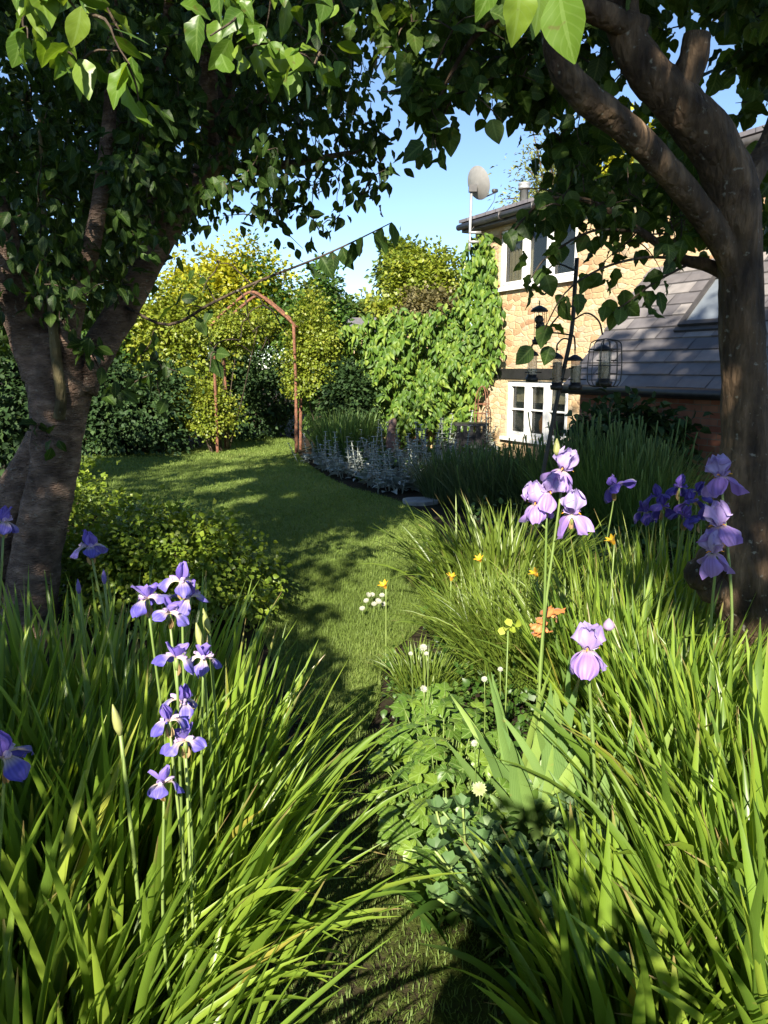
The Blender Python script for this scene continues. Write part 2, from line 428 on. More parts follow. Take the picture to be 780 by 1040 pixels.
# ------------------------------------------------------------------ mesh builder
class MB:
    def __init__(s):
        s.V, s.T, s.Q, s.tm, s.qm, s.R, s.tt, s.ss = [], [], [], [], [], [], [], []
        s.n = 0

    def add(s, V, T=None, Q=None, mat=0, rnd=None, t=None, sv=None):
        V = np.asarray(V, float).reshape(-1, 3)
        k = len(V)
        s.V.append(V)
        for lst, val in ((s.R, rnd), (s.tt, t), (s.ss, sv)):
            if val is None:
                val = random.random() if lst is s.R else 0.0
            lst.append(np.broadcast_to(np.asarray(val, float), (k,)))
        if T is not None and len(T):
            T = np.asarray(T, int).reshape(-1, 3) + s.n
            s.T.append(T)
            s.tm.append(np.full(len(T), mat))
        if Q is not None and len(Q):
            Q = np.asarray(Q, int).reshape(-1, 4) + s.n
            s.Q.append(Q)
            s.qm.append(np.full(len(Q), mat))
        s.n += k

    def box(s, lo, hi, mat=0, skip=()):
        (a, b, c), (d, e, f) = lo, hi
        V = [(a, b, c), (d, b, c), (d, e, c), (a, e, c), (a, b, f), (d, b, f), (d, e, f), (a, e, f)]
        s.add(V, Q=[(0, 3, 2, 1), (4, 5, 6, 7), (0, 1, 5, 4), (1, 2, 6, 5), (2, 3, 7, 6), (3, 0, 4, 7)], mat=mat)

    def tube(s, pts, radii, sides=6, mat=0, cap=True, wob=0.0, rnd=None, rough=0.0):
        pts = np.asarray(pts, float)
        n = len(pts)
        radii = np.broadcast_to(np.asarray(radii, float), (n,))
        tan = nrmz(np.gradient(pts, axis=0))
        ref = np.array([0, 0, 1.]) if abs(tan[0][2]) < .9 else np.array([1., 0, 0])
        u = nrmz(np.cross(tan[0], ref))
        rings = []
        a = np.linspace(0, 2 * PI, sides, endpoint=False)
        ph = rng.random() * 6
        for i in range(n):
            u = nrmz(u - tan[i] * np.dot(u, tan[i]))
            v = np.cross(tan[i], u)
            rr = radii[i] * np.ones(sides)
            if wob:
                rr = rr * (1 + wob * (np.sin(a * 2 + ph + i * .35) * .5 + np.sin(a * 3 - ph + i * .6) * .4 + rng.normal(0, .25, sides)))
            if rough:
                for q in range(sides):
                    w_ = pts[i] + u * math.cos(a[q]) * radii[i] + v * math.sin(a[q]) * radii[i]
                    f_ = Vector((w_[0] * 13, w_[1] * 13, w_[2] * 7))
                    k_ = mnoise.noise(f_) + .6 * mnoise.noise(f_ * 2.6) + .9 * mnoise.noise(Vector((math.cos(a[q]) * 3, math.sin(a[q]) * 3, w_[2] * 1.6)))
                    rr = rr if isinstance(rr, np.ndarray) else rr * np.ones(sides)
                    rr[q] *= 1 + rough * k_
            rings.append(pts[i] + np.outer(np.cos(a) * rr, u) + np.outer(np.sin(a) * rr, v))
        V = np.concatenate(rings)
        i = np.arange(n - 1)[:, None] * sides
        j = np.arange(sides)[None, :]
        k = (j + 1) % sides
        Q = np.stack([i + j, i + k, i + sides + k, i + sides + j], -1).reshape(-1, 4)
        T = []
        if cap:
            V = np.concatenate([V, pts[:1], pts[-1:]])
            c0, c1 = n * sides, n * sides + 1
            for q in range(sides):
                T.append((c0, (q + 1) % sides, q))
                T.append((c1, (n - 1) * sides + q, (n - 1) * sides + (q + 1) % sides))
        s.add(V, T=T, Q=Q, mat=mat, rnd=rnd)

    def lathe(s, c, prof, sides=12, mat=0):
        c = np.asarray(c, float)
        a = np.linspace(0, 2 * PI, sides, endpoint=False)
        V = []
        for r, z in prof:
            V.append(np.stack([c[0] + r * np.cos(a), c[1] + r * np.sin(a), np.full(sides, c[2] + z)], -1))
        V = np.concatenate(V)
        n = len(prof)
        i = np.arange(n - 1)[:, None] * sides
        j = np.arange(sides)[None, :]
        k = (j + 1) % sides
        Q = np.stack([i + j, i + k, i + sides + k, i + sides + j], -1).reshape(-1, 4)
        s.add(V, Q=Q, mat=mat)

    def build(s, name, mats, parent=None, origin=None, smooth=True):
        if not isinstance(mats, (list, tuple)):
            mats = [mats]
        if origin is None:
            origin = ORG[parent.name] if parent is not None else (0, 0, 0)
        origin = np.asarray(origin, float)
        V = np.concatenate(s.V) - origin
        me = bpy.data.meshes.new(name)
        T = np.concatenate(s.T) if s.T else np.zeros((0, 3), int)
        Q = np.concatenate(s.Q) if s.Q else np.zeros((0, 4), int)
        loops = np.concatenate([T.ravel(), Q.ravel()]).astype(np.int32)
        starts = np.concatenate([np.arange(len(T)) * 3, len(T) * 3 + np.arange(len(Q)) * 4]).astype(np.int32)
        me.vertices.add(len(V))
        me.vertices.foreach_set('co', V.astype(np.float32).ravel())
        me.loops.add(len(loops))
        me.loops.foreach_set('vertex_index', loops)
        me.polygons.add(len(starts))
        me.polygons.foreach_set('loop_start', starts)
        mi = np.concatenate([np.concatenate(s.tm) if s.tm else np.zeros(0), np.concatenate(s.qm) if s.qm else np.zeros(0)]).astype(np.int32)
        for m in mats:
            me.materials.append(m)
        me.polygons.foreach_set('material_index', mi)
        me.polygons.foreach_set('use_smooth', np.full(len(starts), smooth))
        for nm, lst in (('rnd', s.R), ('t', s.tt), ('s', s.ss)):
            at = me.attributes.new(nm, 'FLOAT', 'POINT')
            at.data.foreach_set('value', np.concatenate(lst).astype(np.float32))
        me.update(calc_edges=True)
        o = bpy.data.objects.new(name, me)
        COL.objects.link(o)
        if parent is not None:
            o.parent = parent
            ORG[o.name] = ORG[parent.name]
        else:
            o.location = origin
            ORG[o.name] = origin
        return o


ORG = {}


def tag(o, label=None, cat=None, group=None, kind=None):
    for k, v in (('label', label), ('category', cat), ('group', group), ('kind', kind)):
        if v:
            o[k] = v
    return o


def thing(name, label, cat, loc, group=None, rotz=None):
    o = bpy.data.objects.new(name, None)
    o.empty_display_size = .1
    COL.objects.link(o)
    o.location = loc
    ORG[o.name] = np.asarray(loc, float)
    if rotz is not None:                       # its parts are written in its own axes
        o.rotation_euler = (0, 0, rotz)
        ORG[o.name] = np.zeros(3)
    return tag(o, label, cat, group)


def copy_tree(o, parent=None):
    c = o.copy()
    COL.objects.link(c)
    c.parent = parent
    for ch in list(o.children):
        copy_tree(ch, c)
    return c


def place_copy(o, loc, rz, s, label, group):
    c = copy_tree(o)
    c.location = loc
    c.rotation_euler = (0, 0, rz)
    c.scale = (s, s, s * random.uniform(.92, 1.1))
    return tag(c, label, None, group)


# ------------------------------------------------------------------ plants: leaves, blades, petals
def leaf_tmpl(w1=.42, w2=.36, m1=.3, m2=.66, fold=.10, droop=.22):
    V = np.array([(0, 0, 0), (0, m1, 0), (0, m2, -.06 * droop * 4), (0, 1, -droop),
                  (-w1, m1, fold), (-w2, m2, fold - droop * .25), (w1, m1, fold), (w2, m2, fold - droop * .25)])
    T = [(0, 6, 1), (0, 1, 4), (2, 7, 3), (2, 3, 5)]
    Q = [(1, 6, 7, 2), (1, 2, 5, 4)]
    return V, np.array(T), np.array(Q), np.array([0, 0, 0, 0, -1, -1, 1, 1.])


def leaf_hi(prof, fold=.10, droop=.22, wave=.03, n=7):
    t = np.linspace(0, 1, n)
    w = np.interp(t, np.linspace(0, 1, len(prof)), prof)
    V, S = [], []
    for i in range(n):
        z0 = -droop * t[i] ** 2
        for s_ in (-1, -.5, 0, .5, 1):
            wob = wave * math.sin(i * 2.1 + (0 if s_ < 0 else 1.3)) * abs(s_)
            V.append((s_ * w[i], t[i], z0 + fold * abs(s_) ** .8 * w[i] * 2 + wob * min(1, w[i] * 4)))
            S.append(s_)
    Q = [(i * 5 + j, i * 5 + j + 1, i * 5 + j + 6, i * 5 + j + 5) for i in range(n - 1) for j in range(4)]
    return np.array(V), np.zeros((0, 3), int), np.array(Q), np.array(S)


LEAF = leaf_tmpl()
CHERRY = leaf_hi([.02, .19, .29, .325, .30, .23, .13, .012], .13, .26, .03, 10)
BROAD = leaf_hi([.10, .34, .42, .42, .37, .28, .15, .01], .09, .22, .045, 10)
ROUND = leaf_tmpl(.52, .46, .28, .66, .07, .16)
LANCE = leaf_tmpl(.34, .30, .35, .7, .12, .3)
SIMPLE = (np.array([(0, 0, 0), (-.42, .45, .1), (.42, .45, .1), (0, 1, -.15)]), np.array([(0, 2, 3), (0, 3, 1)]), np.zeros((0, 4), int), np.array([0, -1, 1, 0.]))


GAPS = []                  # openings in the canopy that let the sun through to the lawn
THIN = []                  # thin places in the crowns: the dish and the flue show through them
USEGAPS = False


def add_leaves(mb, pos, d, up, L, W=1.0, tm=LEAF, mat=0, curl=1.0, rnd=None):
    pos = np.asarray(pos, float)
    if USEGAPS:
        d = nrmz(d)
        keep = np.ones(len(pos), bool)
        for q, r_ in GAPS:
            v = pos - q
            v = v - np.outer(v @ SUNDIR, SUNDIR)
            keep &= np.linalg.norm(v, axis=1) > r_
        for q, dn_, r_ in THIN:
            v = pos + d * .04 - q
            v = v - np.outer(v @ dn_, dn_)
            keep &= np.linalg.norm(v, axis=1) > r_
        pos, d, up = pos[keep], np.asarray(d)[keep], np.asarray(up)[keep]
        if np.ndim(L):
            L = np.asarray(L)[keep]
        if rnd is not None:
            rnd = np.asarray(rnd)[keep]
    n = len(pos)
    if n == 0:
        return
    d = nrmz(d)
    up = np.asarray(up, float)
    nn = nrmz(up - d * np.sum(up * d, 1, keepdims=True) + rng.normal(0, .02, (n, 3)))
    side = np.cross(d, nn)
    V, T, Q, s = tm
    L = np.broadcast_to(np.asarray(L, float), (n,))
    cz = curl * rng.uniform(.2, 1.9, n)
    tw = rng.normal(0, .12, n)
    X = V[:, 0][None] * (L * W)[:, None] + (tw * L)[:, None] * (V[:, 1] ** 2)[None]
    Yy = V[:, 1][None] * L[:, None]
    Z = V[:, 2][None] * (L * cz)[:, None]
    co = pos[:, None, :] + X[..., None] * side[:, None] + Yy[..., None] * d[:, None] + Z[..., None] * nn[:, None]
    k = len(V)
    off = (np.arange(n) * k)[:, None, None]
    Ts = (T[None] + off).reshape(-1, 3) if len(T) else None
    Qs = (Q[None] + off).reshape(-1, 4) if len(Q) else None
    r = rng.random(n) if rnd is None else np.broadcast_to(rnd, (n,))
    mb.add(co.reshape(-1, 3), Ts, Qs, mat, np.repeat(r, k), np.tile(V[:, 1], n), np.tile(s, n))


def add_blades(mb, base, az, L, w, th0, bend, p=1.6, seg=7, fold=.18, mat=0, taper=.55, rnd=None, twist=.3, basew=.75):
    """strap leaves: th0 lean from vertical at the foot, bend is the further lean gained by the tip"""
    base = np.asarray(base, float)
    n = len(base)
    t = np.linspace(0, 1, seg + 1)
    th = th0[:, None] + bend[:, None] * t[None] ** p
    ds = L[:, None] / seg
    thm = (th[:, 1:] + th[:, :-1]) / 2
    h = np.concatenate([np.zeros((n, 1)), np.cumsum(np.sin(thm) * ds, 1)], 1)
    z = np.concatenate([np.zeros((n, 1)), np.cumsum(np.cos(thm) * ds, 1)], 1)
    out = np.stack([np.cos(az), np.sin(az), np.zeros(n)], -1)
    sid = np.stack([-np.sin(az), np.cos(az), np.zeros(n)], -1)
    swv = rng.normal(0, .035, n) * L
    ctr = base[:, None] + h[..., None] * out[:, None] + z[..., None] * np.array([0, 0, 1.]) + (swv[:, None] * t[None] ** 2)[..., None] * sid[:, None]
    nor = -np.cos(th)[..., None] * out[:, None] + np.sin(th)[..., None] * np.array([0, 0, 1.])
    tw = rng.normal(0, twist, n)[:, None] * (.4 + t[None]) + rng.normal(0, twist, n)[:, None]
    sd = np.cos(tw)[..., None] * sid[:, None] + np.sin(tw)[..., None] * nor
    nr = -np.sin(tw)[..., None] * sid[:, None] + np.cos(tw)[..., None] * nor
    prof = np.where(t < taper, basew + (1 - basew) * np.minimum(1, t / .25), 1 - ((t - taper) / (1 - taper)) ** 1.7 * .97)
    wd = w[:, None] * prof[None] * .5
    l = ctr - wd[..., None] * sd + (wd * fold * 2)[..., None] * nr
    r_ = ctr + wd[..., None] * sd + (wd * fold * 2)[..., None] * nr
    co = np.stack([l, ctr, r_], 2)           # n, seg+1, 3, 3
    K = (seg + 1) * 3
    i = (np.arange(seg) * 3)[:, None]
    j = np.array([0, 1])[None]
    Q = np.stack([i + j, i + j + 1, i + j + 4, i + j + 3], -1).reshape(-1, 4)
    Qs = (Q[None] + (np.arange(n) * K)[:, None, None]).reshape(-1, 4)
    r = rng.random(n) if rnd is None else rnd
    mb.add(co.reshape(-1, 3), None, Qs, mat, np.repeat(r, K), np.tile(np.repeat(t, 3), n), np.tile(np.tile([-1, 0, 1.], seg + 1), n))


def petal(mb, C, az, L, W, th0, th1, prof, cup=.1, frill=.0, mat=0, tilt=None, p=1.0, nu=8, nv=7, rnd=None, start=0.0):
    t = np.linspace(0, 1, nu)
    s = np.linspace(-1, 1, nv)
    phi = th0 + (th1 - th0) * t ** p
    ds = L / (nu - 1)
    pm = (phi[1:] + phi[:-1]) / 2
    x = start + np.concatenate([[0], np.cumsum(np.sin(pm) * ds)])
    z = np.concatenate([[0], np.cumsum(np.cos(pm) * ds)])
    out = np.array([math.cos(az), math.sin(az), 0])
    sid = np.array([-math.sin(az), math.cos(az), 0])
    up = np.array([0, 0, 1.])
    w = W * np.interp(t, np.linspace(0, 1, len(prof)), prof) * .5
    ph = rng.random() * 6
    ctr = x[:, None] * out + z[:, None] * up
    nor = -np.cos(phi)[:, None] * out + np.sin(phi)[:, None] * up
    S, Tt = np.meshgrid(s, t)
    fr = frill * np.sin(S * 5.5 + ph + Tt * 4) * np.abs(S) * Tt * W + frill * .5 * np.sin(S * 11 + ph * 2) * np.abs(S) * Tt * W
    V = ctr[:, None] + (S * w[:, None])[..., None] * sid + (cup * S ** 2 * w[:, None] * 2 + fr)[..., None] * nor[:, None]
    V = V.reshape(-1, 3)
    if tilt is not None:
        V = V @ np.asarray(tilt).T
    V = V + np.asarray(C)
    i = (np.arange(nu - 1) * nv)[:, None]
    j = np.arange(nv - 1)[None]
    Q = np.stack([i + j, i + j + 1, i + nv + j + 1, i + nv + j], -1).reshape(-1, 4)
    mb.add(V, None, Q, mat, rng.random() if rnd is None else rnd, Tt.ravel(), S.ravel())


def tilt_m(ax, ay):
    return np.array(Matrix.Rotation(ay, 3, 'Y') @ Matrix.Rotation(ax, 3, 'X'))


ROUNDP = [.35, .75, 1, 1, .8, .15]
SPOON = [.25, .3, .4, .75, 1, .9, .25]
FLAP = [.35, .45, .75, 1, 1, .8, .25]


def siberian(C, sc_=1.0, az=None, dark=False, tired=False):
    """one blue iris flower: three upright standards, three arching falls, three style arms"""
    mb = MB()
    az = random.uniform(0, 2 * PI) if az is None else az
    tl = tilt_m(random.gauss(0, .2), random.gauss(0, .2))
    g = random.gauss
    for k in range(3):
        a = az + k * 2 * PI / 3 + g(0, .12)
        petal(mb, C, a + PI / 3, .060 * sc_ * random.uniform(.85, 1.1), .040 * sc_, .25 + g(0, .18) + (.5 if tired else 0), -.3 + g(0, .3) + (.9 if tired else 0), [.25, .5, .9, 1, .85, .5, .1], .28, .16, 0, tl, 1, 10, 9)
        petal(mb, C, a, .088 * sc_ * random.uniform(.85, 1.08), .056 * sc_, .9 + g(0, .15), 2.95 + g(0, .3), SPOON, -.16, .22, 1, tl @ tilt_m(g(0, .12), g(0, .12)), .75, 12, 9)
        petal(mb, C + np.array([0, 0, .004]), a, .040 * sc_, .016 * sc_, .7, 2.0, [.6, .9, 1, .9, .7], -.6, .12, 2, tl, 1, 7, 5)
        petal(mb, C + np.array([0, 0, .004]) + np.array([math.cos(a), math.sin(a), 0]) * .028 * sc_, a, .016 * sc_, .018 * sc_, .6, -.6, [.7, 1, .5], .3, .25, 2, tl, 1, 5, 5)
    return mb, ([M['dk_std'], M['dk_fall'], M['dk_std']] if dark else [M['sib_std'], M['sib_fall'], M['sib_style']])


def bearded(C, sc_=1.0, az=None):
    """one lilac bearded iris flower: domed ruffled standards, hanging ruffled falls, orange beards"""
    mb = MB()
    az = random.uniform(0, 2 * PI) if az is None else az
    tl = tilt_m(random.gauss(0, .18), random.gauss(0, .18))
    g = random.gauss
    for k in range(3):
        a = az + k * 2 * PI / 3 + g(0, .1)
        petal(mb, C, a + PI / 3, .105 * sc_ * random.uniform(.9, 1.1), .098 * sc_, .85 + g(0, .15), -1.15 + g(0, .2), [.3, .65, .9, 1, 1, .85, .45], .34, .24, 0, tl, .85, 14, 15)
        petal(mb, C, a, .108 * sc_ * random.uniform(.9, 1.1), .084 * sc_, 1.15 + g(0, .15), 3.0 + g(0, .2), [.35, .45, .7, .95, 1, .9, .5], -.16, .24, 1, tl @ tilt_m(g(0, .1), g(0, .1)), .5, 14, 15)
        petal(mb, C + np.array([0, 0, .003]), a, .040 * sc_, .022 * sc_, .55, 1.5, [.6, 1, 1, .8], -.5, .12, 0, tl, 1, 7, 5)
        o = np.array([math.cos(a), math.sin(a), 0])
        b0 = np.array([o * .012 * sc_ + (0, 0, .008 * sc_), o * .028 * sc_ + (0, 0, .012 * sc_), o * .040 * sc_ + (0, 0, .007 * sc_)]) @ tl.T + C
        mb.tube(b0, [.002 * sc_, .0028 * sc_, .0012 * sc_], 5, 2)
    return mb, [M['brd_std'], M['brd_fall'], M['beard']]


def curve(pts, n):
    """smooth curve through control points"""
    pts = np.asarray(pts, float)
    k = len(pts)
    if k == 2:
        return pts[0] + (pts[1] - pts[0]) * np.linspace(0, 1, n)[:, None]
    ext = np.vstack([2 * pts[0] - pts[1], pts, 2 * pts[-1] - pts[-2]])
    u = np.linspace(0, k - 1 - 1e-6, n)
    i = u.astype(int)
    f = (u - i)[:, None]
    p0, p1, p2, p3 = ext[i], ext[i + 1], ext[i + 2], ext[i + 3]
    return .5 * (2 * p1 + (p2 - p0) * f + (2 * p0 - 5 * p1 + 4 * p2 - p3) * f ** 2 + (3 * p1 - p0 - 3 * p2 + p3) * f ** 3)


def bud_mesh(C, L=.05, r=.009, lean=(0, 0)):
    mb = MB()
    pts = np.array([C + np.array([lean[0] * k, lean[1] * k, L * k]) for k in (0, .25, .5, .75, 1)])
    mb.tube(pts, [r * .5, r, r * .95, r * .6, r * .1], 7)
    return mb


def flower_stem(parent, base, tops, kind, r=.0045, sc_=1.0, tired=False):
    """a stalk with papery sheaths and its flowers: tops is a list of points, the first at the stalk's end"""
    mb = MB()
    base = np.asarray(base, float)
    top = np.asarray(tops[0], float)
    mid = (base + top) / 2 + np.array([random.gauss(0, .028), random.gauss(0, .028), 0])
    ct = curve([base, mid, top - (0, 0, .02)], 12)
    mb.tube(ct, np.linspace(r * 1.15, r * .8, 12), 6, 0)
    for i, tp in enumerate(tops):
        tp = np.asarray(tp, float)
        if i:
            k = int(np.argmin(np.abs(ct[:, 2] - (tp[2] - .09))))
            b = ct[k]
            mb.tube(curve([b, b * .4 + tp * .6 + np.array([(tp - b)[0] * .2, 0, -.02]), tp - (0, 0, .015)], 6), r * .7, 5, 0)
        # sheath: two papery bracts below the bloom
        for q in range(2):
            a = random.uniform(0, 6.28)
            petal(mb, tp - (0, 0, .058 * sc_), a, .046 * sc_, .013 * sc_, .18, .05, [.5, 1, .9, .5, .1], -.8, .02, 1, None, 1, 5, 5)
        mb.tube([tp - (0, 0, .04 * sc_), tp - (0, 0, .02 * sc_), tp], [r * 1.2, r * 1.6, r * 1.2], 6, 0)
    st = mb.build('flower_stem', [M['stem'], M['dryleaf']], parent)
    for tp in tops:
        fm, mats = (bearded(np.asarray(tp, float), sc_) if kind == 'bearded' else siberian(np.asarray(tp, float), sc_, None, kind == 'dark', tired and random.random() < .5))
        fm.build('flower', mats, st)
    return st


def blade_clump(n, ctr, rx, ry, L0, L1, w0, w1, lean=(.05, .5), bend=(.1, .9), azbias=None, mat='strap', name='foliage', parent=None, spread=1.0, taper=.5, seg=7, fold=.18, z=0.0, basew=.75):
    r = np.sqrt(rng.random(n))
    a = rng.random(n) * 2 * PI
    off = np.stack([r * np.cos(a) * rx, r * np.sin(a) * ry, np.zeros(n)], -1)
    base = np.asarray(ctr) + off
    az = np.arctan2(off[:, 1] / ry, off[:, 0] / rx) + rng.normal(0, .55, n)
    if azbias is not None:
        m_ = rng.random(n) < azbias[1]
        az = np.where(m_, azbias[0] + rng.normal(0, .5, n), az)
    th0 = rng.uniform(*lean, n) * (.35 + .65 * r) * spread
    bd = rng.uniform(*bend, n) * (.5 + .5 * r)
    mb = MB()
    add_blades(mb, base, az, rng.uniform(L0, L1, n), w0 + (w1 - w0) * rng.random(n) ** .7, th0, bd, mat=0, seg=seg, taper=taper, fold=fold, basew=basew)
    return mb.build(name, M[mat], parent)


# ------------------------------------------------------------------ woody plants
def inpoly(poly, x, y):
    c = False
    j = len(poly) - 1
    for i in range(len(poly)):
        xi, yi = poly[i]
        xj, yj = poly[j]
        if (yi > y) != (yj > y) and x < (xj - xi) * (y - yi) / (yj - yi) + xi:
            c = not c
        j = i
    return c


def targets(poly, n, Y0, Y1):
    xs = [p[0] for p in poly]
    ys = [p[1] for p in poly]
    out = []
    while len(out) < n:
        x = random.uniform(min(xs), max(xs))
        y = random.uniform(min(ys), max(ys))
        if inpoly(poly, x, y):
            out.append(P(x, y, random.uniform(Y0, Y1)))
    return out


def grow(wood, leaf, nodes, tg, nl, L, tm, W=1.0, sag=.12, run=.42, droop=.8, curl=1.0, rtw=.006, back=None, spread=.05):
    """join each target to the nearest wood with a bent twig and hang leaves along its last stretch"""
    nodes = [np.asarray(x, float) for x in nodes]
    N = np.array(nodes)
    if USEGAPS:                # no twig ends in a thin place of the crown
        tg = [t for t in tg if all(np.linalg.norm((t - q) - ((t - q) @ dn_) * dn_) > r_ + .04 for q, dn_, r_ in THIN)]
    d0 = [np.min(np.linalg.norm(N - t, axis=1)) for t in tg]
    pos, dr, up = [], [], []
    for idx in np.argsort(d0):
        t = np.asarray(tg[idx])
        dd = np.linalg.norm(N - t, axis=1) + np.maximum(0, N[:, 2] * 0)
        b = N[int(np.argmin(dd))]
        ln = np.linalg.norm(t - b)
        if ln < .05:
            t = t + rng.normal(0, .12, 3)
            ln = np.linalg.norm(t - b)
        m1 = b * .65 + t * .35 + rng.normal(0, .05, 3) * ln + np.array([0, 0, sag * ln])
        m2 = b * .3 + t * .7 + rng.normal(0, .04, 3) * ln + np.array([0, 0, sag * .8 * ln])
        c = curve([b, m1, m2, t], 8)
        r0 = min(.02, rtw * (.5 + .9 * ln))
        wood.tube(c, np.linspace(r0, r0 * .35, 8), 4, 0, cap=False)
        N = np.vstack([N, c[2:]])
        k = max(3, int(round(nl * random.uniform(.7, 1.3))))
        s = 1 - np.minimum(1, run / max(ln, .01)) * rng.random(k) ** .8
        s[0] = 1
        fi = s * 7
        i0 = np.minimum(fi.astype(int), 6)
        pp = c[i0] + (c[i0 + 1] - c[i0]) * (fi - i0)[:, None]
        tg_ = nrmz(c[i0 + 1] - c[i0])
        d = tg_ * .5 + rng.normal(0, .7, (k, 3)) + np.array([0, 0, -droop])
        pos.append(pp + rng.normal(0, spread, (k, 3)) * np.array([1, 1, .7]))
        dr.append(d)
        up.append(rng.normal(0, .55, (k, 3)) + np.array([0, -.25, .75]))
    pos, dr, up = np.concatenate(pos), np.concatenate(dr), np.concatenate(up)
    add_leaves(leaf, pos, dr, up, rng.uniform(L * .6, L * 1.15, len(pos)), W, tm, 0, curl)
    return N


def ell_dirs(n, zmin=-.3):
    v = nrmz(rng.normal(0, 1, (n * 4, 3)))
    v = v[v[:, 2] > zmin][:n]
    return v


def clump_leaves(mb, ctr, rads, ncl, per, cr, L, tm=SIMPLE, W=1.0, zmin=-.3, inner=.55, droop=.25, mat=0, curl=1.0):
    """a crown of leaf clumps spread through an ellipsoid, denser outside, uneven in outline"""
    ctr, rads = np.asarray(ctr, float), np.asarray(rads, float)
    v = ell_dirs(ncl, zmin)
    f = rng.uniform(inner, 1.05, len(v))
    lump = 1 + .16 * np.sin(v[:, 0] * 5 + v[:, 2] * 4 + ctr[0]) + .12 * np.sin(v[:, 1] * 7 - v[:, 2] * 6 + ctr[1])
    cc = ctr + v * rads * (f * lump)[:, None]
    k = len(cc)
    crs = cr * rng.uniform(.6, 1.35, k)
    b = rng.normal(0, .5, (k, per, 3))
    pos = cc[:, None] + b * crs[:, None, None] * np.array([1, 1, .75])
    d = b * 1.0 + v[:, None] * .6 + rng.normal(0, .45, (k, per, 3)) - np.array([0, 0, droop])
    up = v[:, None] * .5 + rng.normal(0, .4, (k, per, 3)) + np.array([0, 0, .7])
    n = k * per
    r = np.clip(np.repeat(rng.random(k), per) * .5 + rng.random(n) * .5, 0, 1)
    add_leaves(mb, pos.reshape(-1, 3), d.reshape(-1, 3), up.reshape(-1, 3), rng.uniform(L * .6, L * 1.2, n), W, tm, mat, curl, r)
    return cc


def shrub(name, label, cat, ctr, rads, mat, ncl, per, cr, L, base=None, tm=SIMPLE, group=None, W=1.0, stems=6, zmin=-.5, inner=.5, droop=.25):
    ctr = np.asarray(ctr, float)
    base = np.array([ctr[0], ctr[1], 0.]) if base is None else np.asarray(base, float)
    o = thing(name, label, cat, base, group)
    mb = MB()
    cc = clump_leaves(mb, ctr, rads, ncl, per, cr, L, tm, W, zmin, inner, droop)
    cc = cc[cc[:, 2] > .1]
    mb.build('foliage', M[mat], o)
    st = MB()
    for q in range(stems):
        t = cc[rng.integers(len(cc))]
        b = base + np.array([random.gauss(0, .06), random.gauss(0, .06), -.02])
        r0 = .012 + .012 * min(1.5, rads[2])
        st.tube(curve([b, b * .5 + t * .5 + rng.normal(0, .06, 3), t], 7), np.linspace(r0, r0 * .3, 7), 5)
    st.build('stem', M['twig'], o)
    return o


def tree(name, label, base, th, ctr, rads, mat, ncl, per, cr, L, tr=.15, group=None, tm=SIMPLE, W=1.0, bark='twig', limbs=9, zmin=-.55, inner=.45, droop=.25):
    base, ctr = np.asarray(base, float), np.asarray(ctr, float)
    o = thing(name, label, 'tree', base, group)
    mb = MB()
    cc = clump_leaves(mb, ctr, rads, ncl, per, cr, L, tm, W, zmin, inner, droop)
    mb.build('crown', M[mat], o)
    t = MB()
    top = np.array([base[0] * .4 + ctr[0] * .6, base[1] * .4 + ctr[1] * .6, base[2] + th])
    t.tube(curve([base - (0, 0, .1), base * .5 + top * .5 + rng.normal(0, .05, 3), top, (top + ctr) / 2 + (0, 0, .1)], 12), np.linspace(tr * 1.25, tr * .5, 12), 10, 0, wob=.05)
    for q in range(limbs):
        g = cc[rng.integers(len(cc))]
        b = top + (ctr - top) * random.uniform(-.05, .5)
        t.tube(curve([b, b * .5 + g * .5 + np.array([0, 0, .15 * rads[2]]), g], 8), np.linspace(tr * .45, tr * .08, 8), 6)
    t.build('trunk', M[bark], o)
    return o


# ================================================================== SETTING
def flat(name, poly, z, mat, kind='structure', sub=0):
    bm_v = [(p[0], p[1], z) for p in poly]
    me = bpy.data.meshes.new(name)
    me.from_pydata(bm_v, [], [list(range(len(bm_v)))])
    me.materials.append(mat)
    o = bpy.data.objects.new(name, me)
    COL.objects.link(o)
    o['kind'] = kind
    return o


flat('ground', [(-400, -60), (400, -60), (400, 700), (-400, 700)], 0, M['soil'])
lawn_px = [(362, 760), (330, 752), (296, 715), (272, 660), (258, 620), (245, 560), (170, 540), (60, 520), (-10, 500), (20, 480), (95, 462), (200, 456), (215, 444), (290, 444), (303, 462), (322, 478), (352, 494), (400, 508), (436, 528), (446, 552), (450, 600), (425, 640), (392, 670), (384, 720)]
LAWN = [G(x, y)[:2] for x, y in lawn_px]
cl = curve(np.array([(a, b, 0) for a, b in LAWN + LAWN[:1]]), 120)[:-1]
LAWN = [tuple(p[:2]) for p in cl]
flat('lawn', LAWN, .008, M['turf'])
path_px = [(300, 760), (345, 745), (385, 745), (430, 765), (470, 820), (510, 900), (560, 1100), (150, 1100), (240, 900), (285, 800)]
PATH = [tuple(G(x, y)[:2]) for x, y in path_px]
flat('path', PATH, .004, M['path'])

# turf: real blades over the whole lawn, finer and denser near
mbg = MB()


